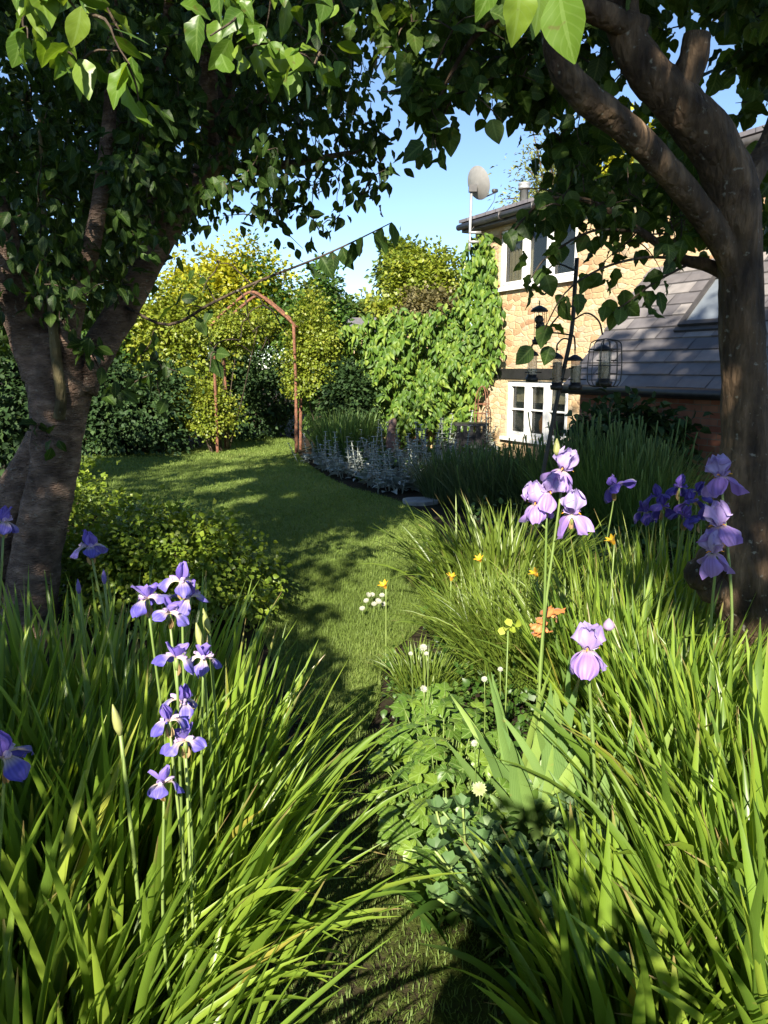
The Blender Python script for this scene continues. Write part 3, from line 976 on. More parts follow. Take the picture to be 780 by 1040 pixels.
def grass(n, Y0, Y1, h0, h1, w, poly):
    out = []
    xs = [p[0] for p in poly]
    while len(out) < n:
        y = Y0 + (Y1 - Y0) * random.random()
        x = random.uniform(max(min(xs), -y * .62), min(max(xs), y * .3))
        if inpoly(poly, x, y):
            out.append((x, y, .006))
    b = np.array(out)
    az = rng.random(n) * 2 * PI
    L = rng.uniform(h0, h1, n)
    th = rng.uniform(.1, .9, n)
    o = np.stack([np.cos(az), np.sin(az), np.zeros(n)], -1)
    s = np.stack([-np.sin(az), np.cos(az), np.zeros(n)], -1)
    mid = b + (L * .55)[:, None] * (np.sin(th)[:, None] * o + np.cos(th)[:, None] * np.array([0, 0, 1.]))
    th2 = th + .6
    tip = mid + (L * .5)[:, None] * (np.sin(th2)[:, None] * o + np.cos(th2)[:, None] * np.array([0, 0, 1.]))
    V = np.stack([b - s * w, b + s * w, mid + s * w * .8, mid - s * w * .8, tip], 1)
    off = (np.arange(n) * 5)[:, None, None]
    Q = (np.array([[0, 1, 2, 3]])[None] + off).reshape(-1, 4)
    T = (np.array([[3, 2, 4]])[None] + off).reshape(-1, 3)
    patch = .5 + .25 * np.sin(b[:, 0] * 1.7 + b[:, 1] * .9) + .2 * np.sin(b[:, 0] * 4.1 - b[:, 1] * 2.7)
    r = np.clip(patch * .6 + rng.random(n) * .45, 0, 1)
    if poly is PATH:
        r = r * .35
    mbg.add(V.reshape(-1, 3), T, Q, 0, np.repeat(r, 5))


grass(36000, 2.9, 6.2, .025, .06, .0016, LAWN)
grass(34000, 6.2, 10, .025, .055, .0026, LAWN)
grass(26000, 10, 18, .03, .06, .004, LAWN)
grass(9000, 1.2, 4.0, .010, .036, .0017, PATH)
tag(mbg.build('grass', M['grass']), None, None, None, 'stuff')

# ================================================================== HOUSE
hd = np.array([.459, -.889])
HA = np.array([1.72, 15.0])
HROT = math.atan2(hd[1], hd[0])
house = thing('cottage', 'honey coloured rubble stone cottage with white casement windows under a dark gutter', 'house', (HA[0], HA[1], 0), None, HROT)


def to_local(p):
    x, y = p[0] - HA[0], p[1] - HA[1]
    c, s = hd[0], hd[1]
    return np.array([x * c + y * s, -x * s + y * c, p[2]])


def facade(px, py):
    """pixel -> (u, z) on the cottage front"""
    d = ray(px, py)
    n = np.array([-.889, -.459, 0])
    k = np.dot(np.array([HA[0], HA[1], 0]) - np.array([0, 0, CAMZ]), n) / np.dot(d, n)
    l = to_local(np.array([0, 0, CAMZ]) + d * k)
    return l[0], l[2]


def facade3(px, py, off):
    d = ray(px, py)
    n = np.array([-.889, -.459, 0])
    k = np.dot(np.array([HA[0], HA[1], 0]) + n * off - np.array([0, 0, CAMZ]), n) / np.dot(d, n)
    return np.array([0, 0, CAMZ]) + d * k


EAVE = 4.20
W1 = (.78, 2.86, 3.02, 4.02)
W2 = (1.12, 2.80, .38, 1.39)
W3 = (4.95, 5.95, 3.28, 4.02)


def wall_holes(mb, u0, u1, z0, z1, holes, depth=.18, y=0.0):
    us = sorted({u0, u1, *[h[0] for h in holes], *[h[1] for h in holes]})
    zs = sorted({z0, z1, *[h[2] for h in holes], *[h[3] for h in holes]})
    for a, b in zip(us[:-1], us[1:]):
        for c, d in zip(zs[:-1], zs[1:]):
            if any(h[0] <= a and b <= h[1] and h[2] <= c and d <= h[3] for h in holes):
                continue
            mb.add([(a, y, c), (b, y, c), (b, y, d), (a, y, d)], Q=[(0, 1, 2, 3)])
    for a, b, c, d in holes:
        e = y + depth
        mb.add([(a, y, c), (a, e, c), (a, e, d), (a, y, d)], Q=[(0, 1, 2, 3)])
        mb.add([(b, y, c), (b, y, d), (b, e, d), (b, e, c)], Q=[(0, 1, 2, 3)])
        mb.add([(a, y, d), (a, e, d), (b, e, d), (b, y, d)], Q=[(0, 1, 2, 3)])
        mb.add([(a, y, c), (b, y, c), (b, e, c), (a, e, c)], Q=[(0, 1, 2, 3)])


mb = MB()
wall_holes(mb, 0, 9.5, -.6, EAVE + .05, [W1, W2, W3])
HD = 5.5
rise = HD * math.tan(rad(3))
mb.add([(0, 0, -.6), (0, HD, -.6), (0, HD, EAVE + rise), (0, 0, EAVE + .05)], Q=[(0, 3, 2, 1)])
mb.add([(9.5, 0, -.6), (9.5, HD, -.6), (9.5, HD, EAVE + rise), (9.5, 0, EAVE + .05)], Q=[(0, 1, 2, 3)])
mb.add([(0, HD, -.6), (9.5, HD, -.6), (9.5, HD, EAVE + rise), (0, HD, EAVE + rise)], Q=[(0, 3, 2, 1)])
mb.build('wall', M['stone'], house, smooth=False)

# roof: shallow slab with dark edge, then fascia and gutter below
mb = MB()
tn = math.tan(rad(3))
for (y0, y1, th) in ((-.30, HD + .2, .055),):
    V = []
    for u in (-.12, 9.7):
        for y in (y0, y1):
            V += [(u, y, EAVE + .07 + (y + .3) * tn), (u, y, EAVE + .07 + th + (y + .3) * tn)]
    mb.add(V, Q=[(0, 1, 3, 2), (4, 6, 7, 5), (1, 5, 7, 3), (0, 2, 6, 4), (0, 4, 5, 1), (2, 3, 7, 6)])
roof = mb.build('roof', M['slate'], house, smooth=False)
mb = MB()
mb.box((-.10, -.24, EAVE - .10), (9.6, -.21, EAVE + .066))
mb.box((-.10, -.21, EAVE - .10), (9.6, -.002, EAVE - .075))
mb.build('fascia', M['gutter'], house, smooth=False)
mb = MB()
mb.tube([(-.13, -.30, EAVE - .01), (9.6, -.30, EAVE - .01)], .055, 10)
for u in np.arange(.3, 9, .9):
    mb.box((u, -.36, EAVE - .075), (u + .03, -.24, EAVE + .05))
mb.build('gutter', M['gutter'], house)
fp = to_local(P(532, 206, 16.6))
mb = MB()
zt = to_local(P(532, 186, 16.6))[2]
mb.lathe((fp[0], fp[1], 0), [(.09, EAVE), (.09, zt - .12), (.125, zt - .12), (.125, zt - .07), (.10, zt - .06), (.13, zt - .04), (.13, zt), (.07, zt + .01), (.0, zt + .01)], 14)
mb.build('flue', M['steel'], roof)


def window(hole, y, lights, bars, curtain, sill=True):
    a, b, c, d = hole
    fw = .06
    mb = MB()
    y0, y1 = y, y + .07
    mb.box((a + .001, y0, c + .001), (a + fw, y1, d - .001))
    mb.box((b - fw, y0, c + .001), (b - .001, y1, d - .001))
    mb.box((a + fw, y0, c + .001), (b - fw, y1, c + fw))
    mb.box((a + fw, y0, d - fw), (b - fw, y1, d - .001))
    edges = np.linspace(a + fw, b - fw, lights + 1)
    for e in edges[1:-1]:
        mb.box((e - .04, y0 - .004, c + fw), (e + .04, y1, d - fw))
    f = mb.build('window', M['whitepaint'], house, smooth=False)
    sm = MB()
    for i in range(lights):
        l = edges[i] + (.04 if i else 0)
        r = edges[i + 1] - (.04 if i < lights - 1 else 0)
        q = .04
        s0, s1 = y0 - .014, y0 + .04
        sm.box((l + .003, s0, c + fw + .003), (l + q, s1, d - fw - .003))
        sm.box((r - q, s0, c + fw + .003), (r - .003, s1, d - fw - .003))
        sm.box((l + q, s0, c + fw + .003), (r - q, s1, c + fw + q))
        sm.box((l + q, s0, d - fw - q), (r - q, s1, d - fw - .003))
        for k in range(1, bars + 1):
            zz = c + fw + (d - c - 2 * fw) * k / (bars + 1)
            sm.box((l + q, s0 + .004, zz - .014), (r - q, s1 - .004, zz + .014))
    sm.build('casement', M['whitepaint'], f, smooth=False)
    gm = MB()
    gm.box((a + fw, y0 + .045, c + fw), (b - fw, y0 + .052, d - fw))
    gm.build('pane', M['glass'], f, smooth=False)
    if sill:
        s = MB()
        s.box((a - .08, -.07, c - .06), (b + .08, .10, c - .003))
        s.build('sill', M['whitepaint'], f, smooth=False)
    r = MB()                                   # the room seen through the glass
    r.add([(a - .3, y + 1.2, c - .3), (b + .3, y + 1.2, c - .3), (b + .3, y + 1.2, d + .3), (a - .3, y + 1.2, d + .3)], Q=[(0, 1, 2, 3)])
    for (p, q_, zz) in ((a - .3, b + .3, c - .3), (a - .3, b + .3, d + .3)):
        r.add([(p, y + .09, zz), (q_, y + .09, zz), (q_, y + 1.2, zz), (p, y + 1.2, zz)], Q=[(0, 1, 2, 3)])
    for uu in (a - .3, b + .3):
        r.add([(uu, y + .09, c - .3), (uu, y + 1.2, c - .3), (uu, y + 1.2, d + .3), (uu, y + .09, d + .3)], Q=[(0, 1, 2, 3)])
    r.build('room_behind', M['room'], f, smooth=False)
    for (k0, k1, z0, z1) in curtain:
        cm = MB()
        n = 24
        us = np.linspace(a + fw + (b - a) * k0, a + fw + (b - a - 2 * fw) * k1, n)
        ys = y + .15 + .015 * np.sin(np.arange(n) * 1.7)
        za, zb = c + (d - c) * z0, c + (d - c) * z1
        V = np.concatenate([np.stack([us, ys, np.full(n, za)], -1), np.stack([us, ys, np.full(n, zb)], -1)])
        cm.add(V, Q=[(i, i + 1, n + i + 1, n + i) for i in range(n - 1)])
        cm.build('curtain', M['curtain'], f)
    return f


window(W1, .05, 3, 0, [(0, .33, 0.05, .95)])
w2 = window(W2, .04, 3, 1, [(0, 1, .62, .97)])
window(W3, .05, 2, 0, [])
mb = MB()
mb.box((.35, -.025, 1.42), (4.0, -.002, 1.60))
mb.build('lintel', M['blackpaint'], house, smooth=False)
ob = MB()
oc = np.array([1.97, .2, .46])
ob.lathe(oc, [(0, .0), (.06, 0), (.08, .08), (.10, .22), (.06, .30), (0.07, .33), (0, .33)], 10)
ob.build('ornament', M['orangepot'], w2)

# lean-to against the cottage front
lean = thing('lean_to', 'low brick lean-to with a steep grey slate roof in dappled shade', 'lean-to', (HA[0], HA[1], 0), None, HROT)
U0, LW, ZE, ZT = 4.42, 1.4, 1.46, 2.98
mb = MB()
mb.box((U0 + .1, -LW + .12, -.6), (9.3, -LW + .34, ZE - .06))
mb.build('wall', M['brick'], lean, smooth=False)
mb = MB()
V = []
sl = (ZT - ZE) / LW
for u in (U0, 9.4):
    V += [(u, -LW - .08, ZE - .08 * sl), (u, -.004, ZT), (u, -LW - .08, ZE - .08 * sl - .07), (u, -.004, ZT - .07)]
# slates: courses laid one over the next
NC = 11
rb = MB()
for i in range(NC):
    f0, f1 = i / NC, (i + 1) / NC
    y0, y1 = -LW - .08 + (LW + .076) * f0, -LW - .08 + (LW + .076) * f1
    z0, z1 = ZE - .08 * sl + (ZT - ZE + .08 * sl) * f0, ZE - .08 * sl + (ZT - ZE + .08 * sl) * f1
    u = U0 + (.0 if i % 2 else -.0)
    wv = .42
    u -= 0 if i % 2 else wv / 2
    while u < 9.3:
        a, b = max(u + .004, U0), u + wv - .004
        lift = .016 + random.uniform(0, .008)
        h = lift * .9
        rb.add([(a, y0 - h, z0 + h), (b, y0 - h, z0 + h), (b, y1 - .002, z1 + .004), (a, y1 - .002, z1 + .004), (a, y0, z0 - .01), (b, y0, z0 - .01)], Q=[(0, 1, 2, 3), (0, 4, 5, 1)])
        u += wv
m_, nt, out = newmat('split_slate')
pr = nd(nt, 'BsdfPrincipled', Roughness=.5)
rr = ramp(nt, [(0, (.085, .08, .085)), (.6, (.15, .138, .14)), (1, (.23, .21, .20))])
nt.links.new(attr(nt, 'rnd'), rr.inputs[0])
tcx = nd(nt, 'TexCoord')
nz = nd(nt, 'TexNoise', Scale=9.0, Detail=8.0)
nt.links.new(tcx.outputs['Object'], nz.inputs['Vector'])
mrx = nd(nt, 'MapRange')
mrx.inputs[3].default_value = .6
mrx.inputs[4].default_value = 1.4
nt.links.new(nz.outputs[0], mrx.inputs[0])
nt.links.new(mixc(nt, rr.outputs[0], mrx.outputs[0], 1.0, 'MULTIPLY'), pr.inputs['Base Color'])
nt.links.new(pr.outputs[0], out.inputs[0])
M['splitslate'] = m_
mb = MB()
mb.add([(v[0], v[1], v[2] - .012) for v in V], Q=[(0, 4, 5, 1), (2, 3, 7, 6), (0, 1, 3, 2), (4, 6, 7, 5), (0, 2, 6, 4)])
lroof = rb.build('roof', M['splitslate'], lean, smooth=False)
mb.build('roof_deck', M['shedroof'], lroof, smooth=False)
mb = MB()
mb.box((U0 + .02, -LW - .02, ZE - .20), (9.35, -LW + .10, ZE - .075))
mb.build('fascia', M['blackpaint'], lean, smooth=False)
mb = MB()
mb.tube([(U0, -LW - .13, ZE - .13), (9.35, -LW - .13, ZE - .13)], .06, 10)
mb.build('gutter', M['blackpaint'], lean)
# rooflight
un = nrmz(np.array([0, LW, ZT - ZE]))


def on_roof(u, f, up=0.0):
    nn = np.array([0, -un[2], un[1]])
    return np.array([u, -LW, ZE]) + un * f * math.hypot(LW, ZT - ZE) + nn * up


def slab_on(mb, u0, u1, f0, f1, a, b, mat=0):
    V = [on_roof(u, f, h) for h in (a, b) for (u, f) in ((u0, f0), (u1, f0), (u1, f1), (u0, f1))]
    mb.add(V, Q=[(0, 3, 2, 1), (4, 5, 6, 7), (0, 1, 5, 4), (1, 2, 6, 5), (2, 3, 7, 6), (3, 0, 4, 7)], mat=mat)


mb = MB()
u0, u1, f0, f1 = 5.75, 6.4, .40, .80
for (a, b, c, d) in ((u0, u0 + .07, f0, f1), (u1 - .07, u1, f0, f1), (u0 + .07, u1 - .07, f0, f0 + .03), (u0 + .07, u1 - .07, f1 - .03, f1)):
    slab_on(mb, a, b, c, d, .0, .085)
slab_on(mb, u0 - .04, u1 + .04, f0 - .03, f0 - .002, .0, .05)
rl = mb.build('rooflight', M['gutter'], lean, smooth=False)
mb = MB()
slab_on(mb, u0 + .07, u1 - .07, f0 + .03, f1 - .03, .05, .062)
pm = plain('bright_pane', (.16, .18, .20), .22, noise=.05, spec=1.0)
mb.build('pane', pm, rl, smooth=False)

# satellite dish on its pole at the cottage corner
dp = P(477, 248, 14.45)
dish = thing('satellite_dish', 'grey oval satellite dish on a steel pole at the cottage corner', 'satellite dish', tuple(dp))
mb = MB()
top = P(479, 188, 14.45)
mb.tube([dp - (0, 0, .1), dp, top], .024, 8)
mb.box(dp + (-.02, -.03, .18), dp + (.2, .03, .22))
mb.box(dp + (-.02, -.03, .02), dp + (.2, .03, .06))
mb.build('pole', M['steel'], dish)
mb = MB()
dn = nrmz(np.array([.72, .60, .32]))
e1 = nrmz(np.cross(dn, [0, 0, 1]))
e2 = np.cross(e1, dn)
dc = P(482, 187, 14.45) + dn * .10
V = [dc - dn * .06]
NR, NS = 5, 24
for i in range(1, NR + 1):
    for j in range(NS):
        a = 2 * PI * j / NS
        k = i / NR
        V.append(dc + dn * (-.06 + .075 * k * k) + e1 * .26 * k * math.cos(a) + e2 * .29 * k * math.sin(a))
T = [(0, 1 + j, 1 + (j + 1) % NS) for j in range(NS)]
Q = [(1 + (i - 1) * NS + j, 1 + i * NS + j, 1 + i * NS + (j + 1) % NS, 1 + (i - 1) * NS + (j + 1) % NS) for i in range(1, NR) for j in range(NS)]
mb.add(V, T, Q)
mb.add([v - dn * .008 for v in V], T, Q)
mb.build('reflector', M['dish'], dish)
mb = MB()
ft = dc - e2 * .27 + dn * .02
lnb = dc - e2 * .24 + dn * .40
mb.tube([ft, lnb], .013, 6)
mb.tube([lnb + e2 * .02 + dn * .05, lnb + e2 * .04 - dn * .05], .035, 8)
mb.tube(curve([lnb, lnb - (0.05, 0, .2), dp + (.03, 0, .25)], 8), .006, 5)
mb.build('receiver_arm', M['gutter'], dish)
mb = MB()
mb.box(top + (-.05, -.06, -.12), top + (.09, .04, .0))
mb.build('bracket', M['gutter'], dish, smooth=False)

# ================================================================== CREEPER WALL and what grows behind
wb = thing('garden_wall', 'old stone garden wall running left from the cottage under creeper', 'wall', (-.1, 15.7, 0))
mb = MB()
mb.box((-.95, 15.55, -.2), (1.9, 15.85, 2.3))
mb.build('stonework', M['stone'], wb, smooth=False)

cr = thing('virginia_creeper', 'bright green creeper smothering the garden wall and cottage corner', 'climber', (.9, 15.4, 0))
mb = MB()
pts, nor = [], []
# outline in the picture, laid on the wall face with a deep uneven surface
poly_c = [(338, 352), (350, 335), (372, 325), (400, 318), (440, 318), (466, 312), (476, 262), (480, 240), (494, 236), (500, 262), (504, 300), (509, 330), (505, 360), (496, 380), (488, 395), (476, 415), (480, 440), (455, 442), (430, 430), (405, 442), (380, 432), (352, 425), (340, 400)]
npt = 0
while npt < 5600:
    x, y = random.uniform(336, 512), random.uniform(232, 446)
    if not inpoly(poly_c, x + random.gauss(0, 4), y + random.gauss(0, 4)):
        continue
    u = math.sin(x * .09 + 1) * math.sin(y * .075 + 2) + .6 * math.sin(x * .23) * math.sin(y * .19 + x * .05)
    Yw = 15.35 - .3 - .26 * u - abs(random.gauss(0, .07))
    if x > 474:
        w = facade3(x, y, .14 + .07 * u + abs(random.gauss(0, .05)))
    else:
        w = P(x, y, Yw)
    pts.append(w)
    npt += 1
pts = np.array(pts)
n = len(pts)
d = rng.normal(0, .45, (n, 3)) + np.array([0, -.35, -1.0])
up = rng.normal(0, .35, (n, 3)) + np.array([-.15, -1.0, .55])
add_leaves(mb, pts, d, up, rng.uniform(.09, .19, n), .68, LANCE, 0, 1.2)
mb.build('foliage', M['creeper'], cr)
mb = MB()
for q in range(16):
    x0 = random.uniform(-.7, 1.6)
    mb.tube(curve([(x0, 15.5, 0), (x0 + random.gauss(0, .2), 15.45, .9), (x0 + random.gauss(0, .4), 15.42, 2.2)], 9), np.linspace(.02, .006, 9), 5)
mb.build('stem', M['twig'], cr)

# trees and shrubs beyond
def px_tree(name, label, px, py, wpx, hpx, Y, mat, ncl, per, crk, L, group=None, tr=.14, tm=SIMPLE, W=1.0, depth=None, **kw):
    c = P(px, py, Y)
    rx, rz = wpx / 2 * Y / 785, hpx / 2 * Y / 785
    return tree(name, label, (c[0], Y, 0), max(.6, c[2] - rz * .8), c, (rx, depth or rx * .9, rz), mat, ncl, per, crk, L, tr, group, tm, W, **kw)


px_tree('domed_tree', 'domed yellow green tree rising behind the creeper wall', 430, 305, 92, 92, 22, 'lime', 420, 26, .34, .14)
px_tree('bronze_tree', 'bronze tinged small tree between creeper and domed tree', 438, 318, 62, 46, 19, 'brownleaf', 190, 22, .24, .10)
px_tree('golden_tree', 'golden leaved tree glowing above the metal arch', 225, 318, 126, 118, 19.5, 'gold', 560, 24, .3, .13)
px_tree('lime_tree', 'yellow green small tree left of the golden tree behind the cherry', 145, 352, 130, 100, 19, 'lime', 320, 24, .3, .13)
px_tree('willow', 'wispy pale tree with thin foliage behind the cottage roof', 560, 190, 92, 100, 27, 'willow', 230, 12, .5, .16, tm=SIMPLE, W=.5, inner=.1, limbs=26)
px_tree('yellow_tree', 'yellow leaved tree above the cottage roof behind right trunk', 625, 180, 70, 110, 27, 'gold', 200, 16, .5, .18)
px_tree('far_conifer', 'distant pointed grey green conifer beyond the garden', 322, 318, 36, 62, 45, 'conifer', 180, 24, .5, .3)
for i, (x, y, w, h, Y, mt, nm, lb) in enumerate([
        (352, 330, 44, 46, 48, 'treegreen', 'far_tree', 'distant rounded green tree right of the pointed conifer'),
        (380, 328, 34, 42, 52, 'conifer', 'far_tree', 'distant grey green tree nearest the domed tree'),
        (300, 335, 40, 60, 40, 'treegreen', 'far_tree', 'distant green tree behind the arch climber'),
        (410, 275, 40, 50, 34, 'treegreen', 'far_tree', 'darker green tree peeping over the domed tree'),
        (100, 350, 110, 100, 28, 'treegreen', 'far_tree', 'large green tree behind the cherry trunk'),
        (20, 345, 110, 125, 26, 'treegreen', 'far_tree', 'large green tree at the far left boundary')]):
    px_tree(nm, lb, x, y, w, h, Y, mt, 190, 22, .022 * Y * .5, .012 * Y * .5 + .04)

# small shed whose roof shows over the hedge
sh = thing('garden_shed', 'small shed with a dark grey pitched roof beyond the hedge', 'shed', (-.7, 21, 0))
mb = MB()
mb.box((-1.6, 20.2, -.1), (.4, 22.2, 2.35))
mb.build('wall', M['oldwood'], sh, smooth=False)
mb = MB()
a, b = P(330, 344, 20), P(382, 342, 20)
zr = P(360, 322, 21)[2]
mb.add([(a[0], 20, 2.3), (b[0], 20, 2.3), (b[0], 21.2, zr), (a[0] + .5, 21.2, zr), (b[0], 22.4, 2.3), (a[0], 22.4, 2.3)], Q=[(0, 1, 2, 3), (3, 2, 4, 5)])
mb.add([(a[0], 20, 2.24), (b[0], 20, 2.24), (b[0], 20, 2.298), (a[0], 20, 2.298)], Q=[(0, 1, 2, 3)])
mb.build('roof', M['shedroof'], sh, smooth=False)

# hedge line and dark shrubs at the end of the lawn
HG = 'shrubs closing the end of the lawn'
for i, (px, py, w, h, Y, mt, lb) in enumerate([
        (250, 405, 110, 95, 17.8, 'dark', 'dark evergreen shrub seen through the arch opening'),
        (145, 418, 110, 82, 14.6, 'dark', 'dark evergreen shrub between cherry trunk and arch'),
        (100, 412, 70, 95, 14.2, 'dark', 'dark evergreen shrub just right of the cherry trunk'),
        (20, 410, 110, 170, 10.5, 'dark', 'dark evergreen shrub behind the cherry trunk, at left edge'),
        (352, 416, 34, 40, 14.6, 'dark', 'dark shrub at the left foot of the creeper wall'),
        (330, 360, 60, 120, 17, 'mid', 'green shrub right of the arch behind its climber'),
        (75, 350, 130, 130, 17, 'mid', 'tall green shrub behind the cherry fork'),
        (262, 352, 90, 80, 19.0, 'mid', 'green shrub showing through the top of the arch'),
        (185, 365, 110, 110, 17.0, 'lime', 'yellow green shrub behind left arch post')]):
    c = P(px, py, Y)
    k = Y / 785
    rz = h / 2 * k
    shrub('shrub', lb, 'shrub', c, (w / 2 * k, w / 2 * k * .8, max(rz, (c[2]) * 1.0)), mt, 300 if Y > 12 else 380, 24, .26, .10 if mt == 'dark' else .11, group=HG, inner=.5, zmin=-.98)

# arch
AY = 14.5
ar = thing('garden_arch', 'rusty iron rose arch standing at the far end of the lawn', 'arch', tuple(G(258, 461)))
pl, pr_ = P(221, 461, AY), P(301, 461, AY)
for j, dy in enumerate((0, .75)):
    for nm, pts in (('post', [(pl[0], 0, -.1), (pl[0], 0, 2.4)]), ('post', [(pr_[0], 0, -.1), (pr_[0], 0, 2.4)])):
        mb = MB()
        q = [(x, AY + dy, z) for x, _, z in pts]
        mb.tube(curve([q[0], (np.array(q[0]) + q[1]) / 2 + rng.normal(0, .02, 3), q[1]], 12), .031, 8, wob=.18)
        mb.build(nm, M['rust'], ar)
    mb = MB()
    xm = (pl[0] + pr_[0]) / 2
    mb.tube(curve([(pl[0] - .05, AY + dy, 2.36), (pl[0] + .22, AY + dy, 2.62), (xm - .15, AY + dy, 2.93), (xm, AY + dy, 2.98), (xm + .15, AY + dy, 2.93), (pr_[0] - .22, AY + dy, 2.62), (pr_[0] + .05, AY + dy, 2.36)], 24), .028, 8, wob=.18)
    mb.build('hoop', M['rust'], ar)
for x, z in ((pl[0], 2.36), (pr_[0], 2.36), (xm, 2.98), (pl[0], 1.2), (pr_[0], 1.2)):
    mb = MB()
    mb.tube([(x, AY, z), (x, AY + .75, z)], .022, 6)
    mb.build('rung', M['rust'], ar)

shrub('arch_climber', 'yellow green climber piled against the right post of the arch', 'climber', P(320, 372, 15), (.58, .6, 1.3), 'lime', 470, 26, .18, .058, base=(P(325, 372, 15)[0], 15, 0), inner=.35, tm=LEAF)
shrub('arch_climber', 'leafy yellow green climber around the left arch post', 'climber', P(208, 425, 14.75), (.62, .35, .66), 'lime', 330, 26, .15, .055, base=(P(213, 408, 14.7)[0], 14.75, 0), inner=.3, tm=LEAF)
shrub('arch_climber', 'climbing rose foliage over the top of the arch', 'climber', P(235, 335, 14.6), (.85, .55, .38), 'lime', 210, 24, .16, .058, base=(P(225, 400, 14.9)[0], 14.95, 0), inner=.2, stems=5, zmin=-1, tm=LEAF)

# feathery bush
fb = thing('feathery_bush', 'feathery mid green bush at the left end of silver border', 'shrub', tuple(P(352, 452, 13.4) * (1, 1, 0)))
blade_clump(900, P(352, 452, 13.4) * (1, 1, 0), .5, .4, .5, 1.0, .012, .022, (.0, .6), (.0, .4), mat='feather', parent=fb, seg=4)

# silver lamb's ears along the lawn edge
def make_silver():
    o = thing('silver_plant', "silvery woolly lamb's ear with upright flower spikes beside the lawn", 'plant', (0, 0, 0), "silver lamb's ears along the lawn edge")
    mb = MB()
    n = 60
    a = rng.random(n) * 2 * PI
    r = np.sqrt(rng.random(n)) * .18
    pos = np.stack([r * np.cos(a), r * np.sin(a), rng.uniform(.02, .16, n)], -1)
    d = np.stack([np.cos(a), np.sin(a), rng.uniform(.1, .9, n)], -1)
    add_leaves(mb, pos, d, np.tile([0, 0, 1.], (n, 1)) + rng.normal(0, .3, (n, 3)), rng.uniform(.09, .16, n), .75, LEAF)
    mb.build('foliage', M['silver'], o)
    for q in range(9):
        s = MB()
        b = np.array([random.gauss(0, .1), random.gauss(0, .1), 0])
        h = random.uniform(.18, .6)
        t = b + np.array([random.gauss(0, .1), random.gauss(0, .1), h])
        c = curve([b, (b + t) / 2 + rng.normal(0, .02, 3), t], 9)
        s.tube(c, np.linspace(.009, .006, 9), 5)
        for k in range(3, 9):
            m = 7
            aa = rng.random(m) * 6.28
            dd = np.stack([np.cos(aa), np.sin(aa), np.full(m, .55)], -1)
            add_leaves(s, np.tile(c[k], (m, 1)), dd, np.tile([0, 0, 1.], (m, 1)), rng.uniform(.03, .06, m) * (1.35 if k < 5 else .9), .8, SIMPLE)
        s.build('flower_spike', M['silver'], o)
    return o


sil = make_silver()
spots = [(335, 478, 1.0), (352, 484, 1.1), (368, 487, .9), (384, 494, 1.15), (372, 472, 1.1), (398, 499, 1.0), (412, 497, 1.15), (400, 478, 1.2), (428, 498, 1.1), (420, 478, 1.25), (444, 490, 1.1), (442, 472, 1.3), (462, 478, 1.2), (466, 462, 1.3), (488, 466, 1.3), (345, 468, 1.0), (386, 466, 1.1), (318, 470, .8)]
for i, (x, y, s) in enumerate(spots):
    if i == 0:
        sil.location = G(x, y)
        sil.scale = (s, s, s)
    else:
        place_copy(sil, tuple(G(x, y)), random.uniform(0, 6.28), s, "silvery woolly lamb's ear with upright flower spikes beside the lawn", "silver lamb's ears along the lawn edge")

# lavender mounds
def lavender(label, px, py, Y, rx, ry, h, n, mat='lavender', az=None):
    c = P(px, py, Y) * (1, 1, 0)
    o = thing('lavender', label, 'lavender', tuple(c), 'lavender mounds in the border')
    blade_clump(n, c, rx, ry, h * .55, h * 1.15, .006, .012, (.0, .8), (-.1, .4), mat=mat, parent=o, seg=4, basew=1)
    mb = MB()
    m = max(30, n // 14)
    b = c + np.stack([rng.normal(0, rx * .5, m), rng.normal(0, ry * .5, m), np.zeros(m)], -1)
    for q in range(m):
        t = b[q] + np.array([random.gauss(0, .12), random.gauss(0, .12), h * random.uniform(.9, 1.25)])
        mb.tube(curve([b[q], (b[q] + t) / 2 + rng.normal(0, .02, 3), t - (0, 0, .06), t], 6), [.003, .003, .003, .006, .008, .002], 4)
    mb.build('flower_spike', M['feather'], o)
    return o


lavender('dark lavender mound nearest the lawn right of the stone slab', 468, 520, 9.3, .45, .4, .58, 1500)
lavender('dark lavender mound left of the feeder pole under the kitchen window', 512, 510, 8.6, .5, .4, .62, 1600)
lavender('dark lavender mound behind the feeder pole foot', 560, 500, 8.2, .45, .4, .72, 1500)
lavender('tall lavender mound under the lean-to eave', 620, 490, 7.4, .5, .4, .95, 1800, 'feather')
lavender('tall lavender mound beside the dark wall climber', 655, 495, 7.0, .34, .35, .8, 1100, 'feather')

# climber on brick wall
bc = P(640, 430, 9.0)
shrub('wall_climber', 'dark leaved climber on the lean-to brick wall', 'climber', P(632, 470, 8.6), (.62, .3, .66), 'dark', 190, 16, .2, .13, base=(bc[0], 8.6, 0), tm=LANCE, inner=.4)
for (x, y) in ():
    pass

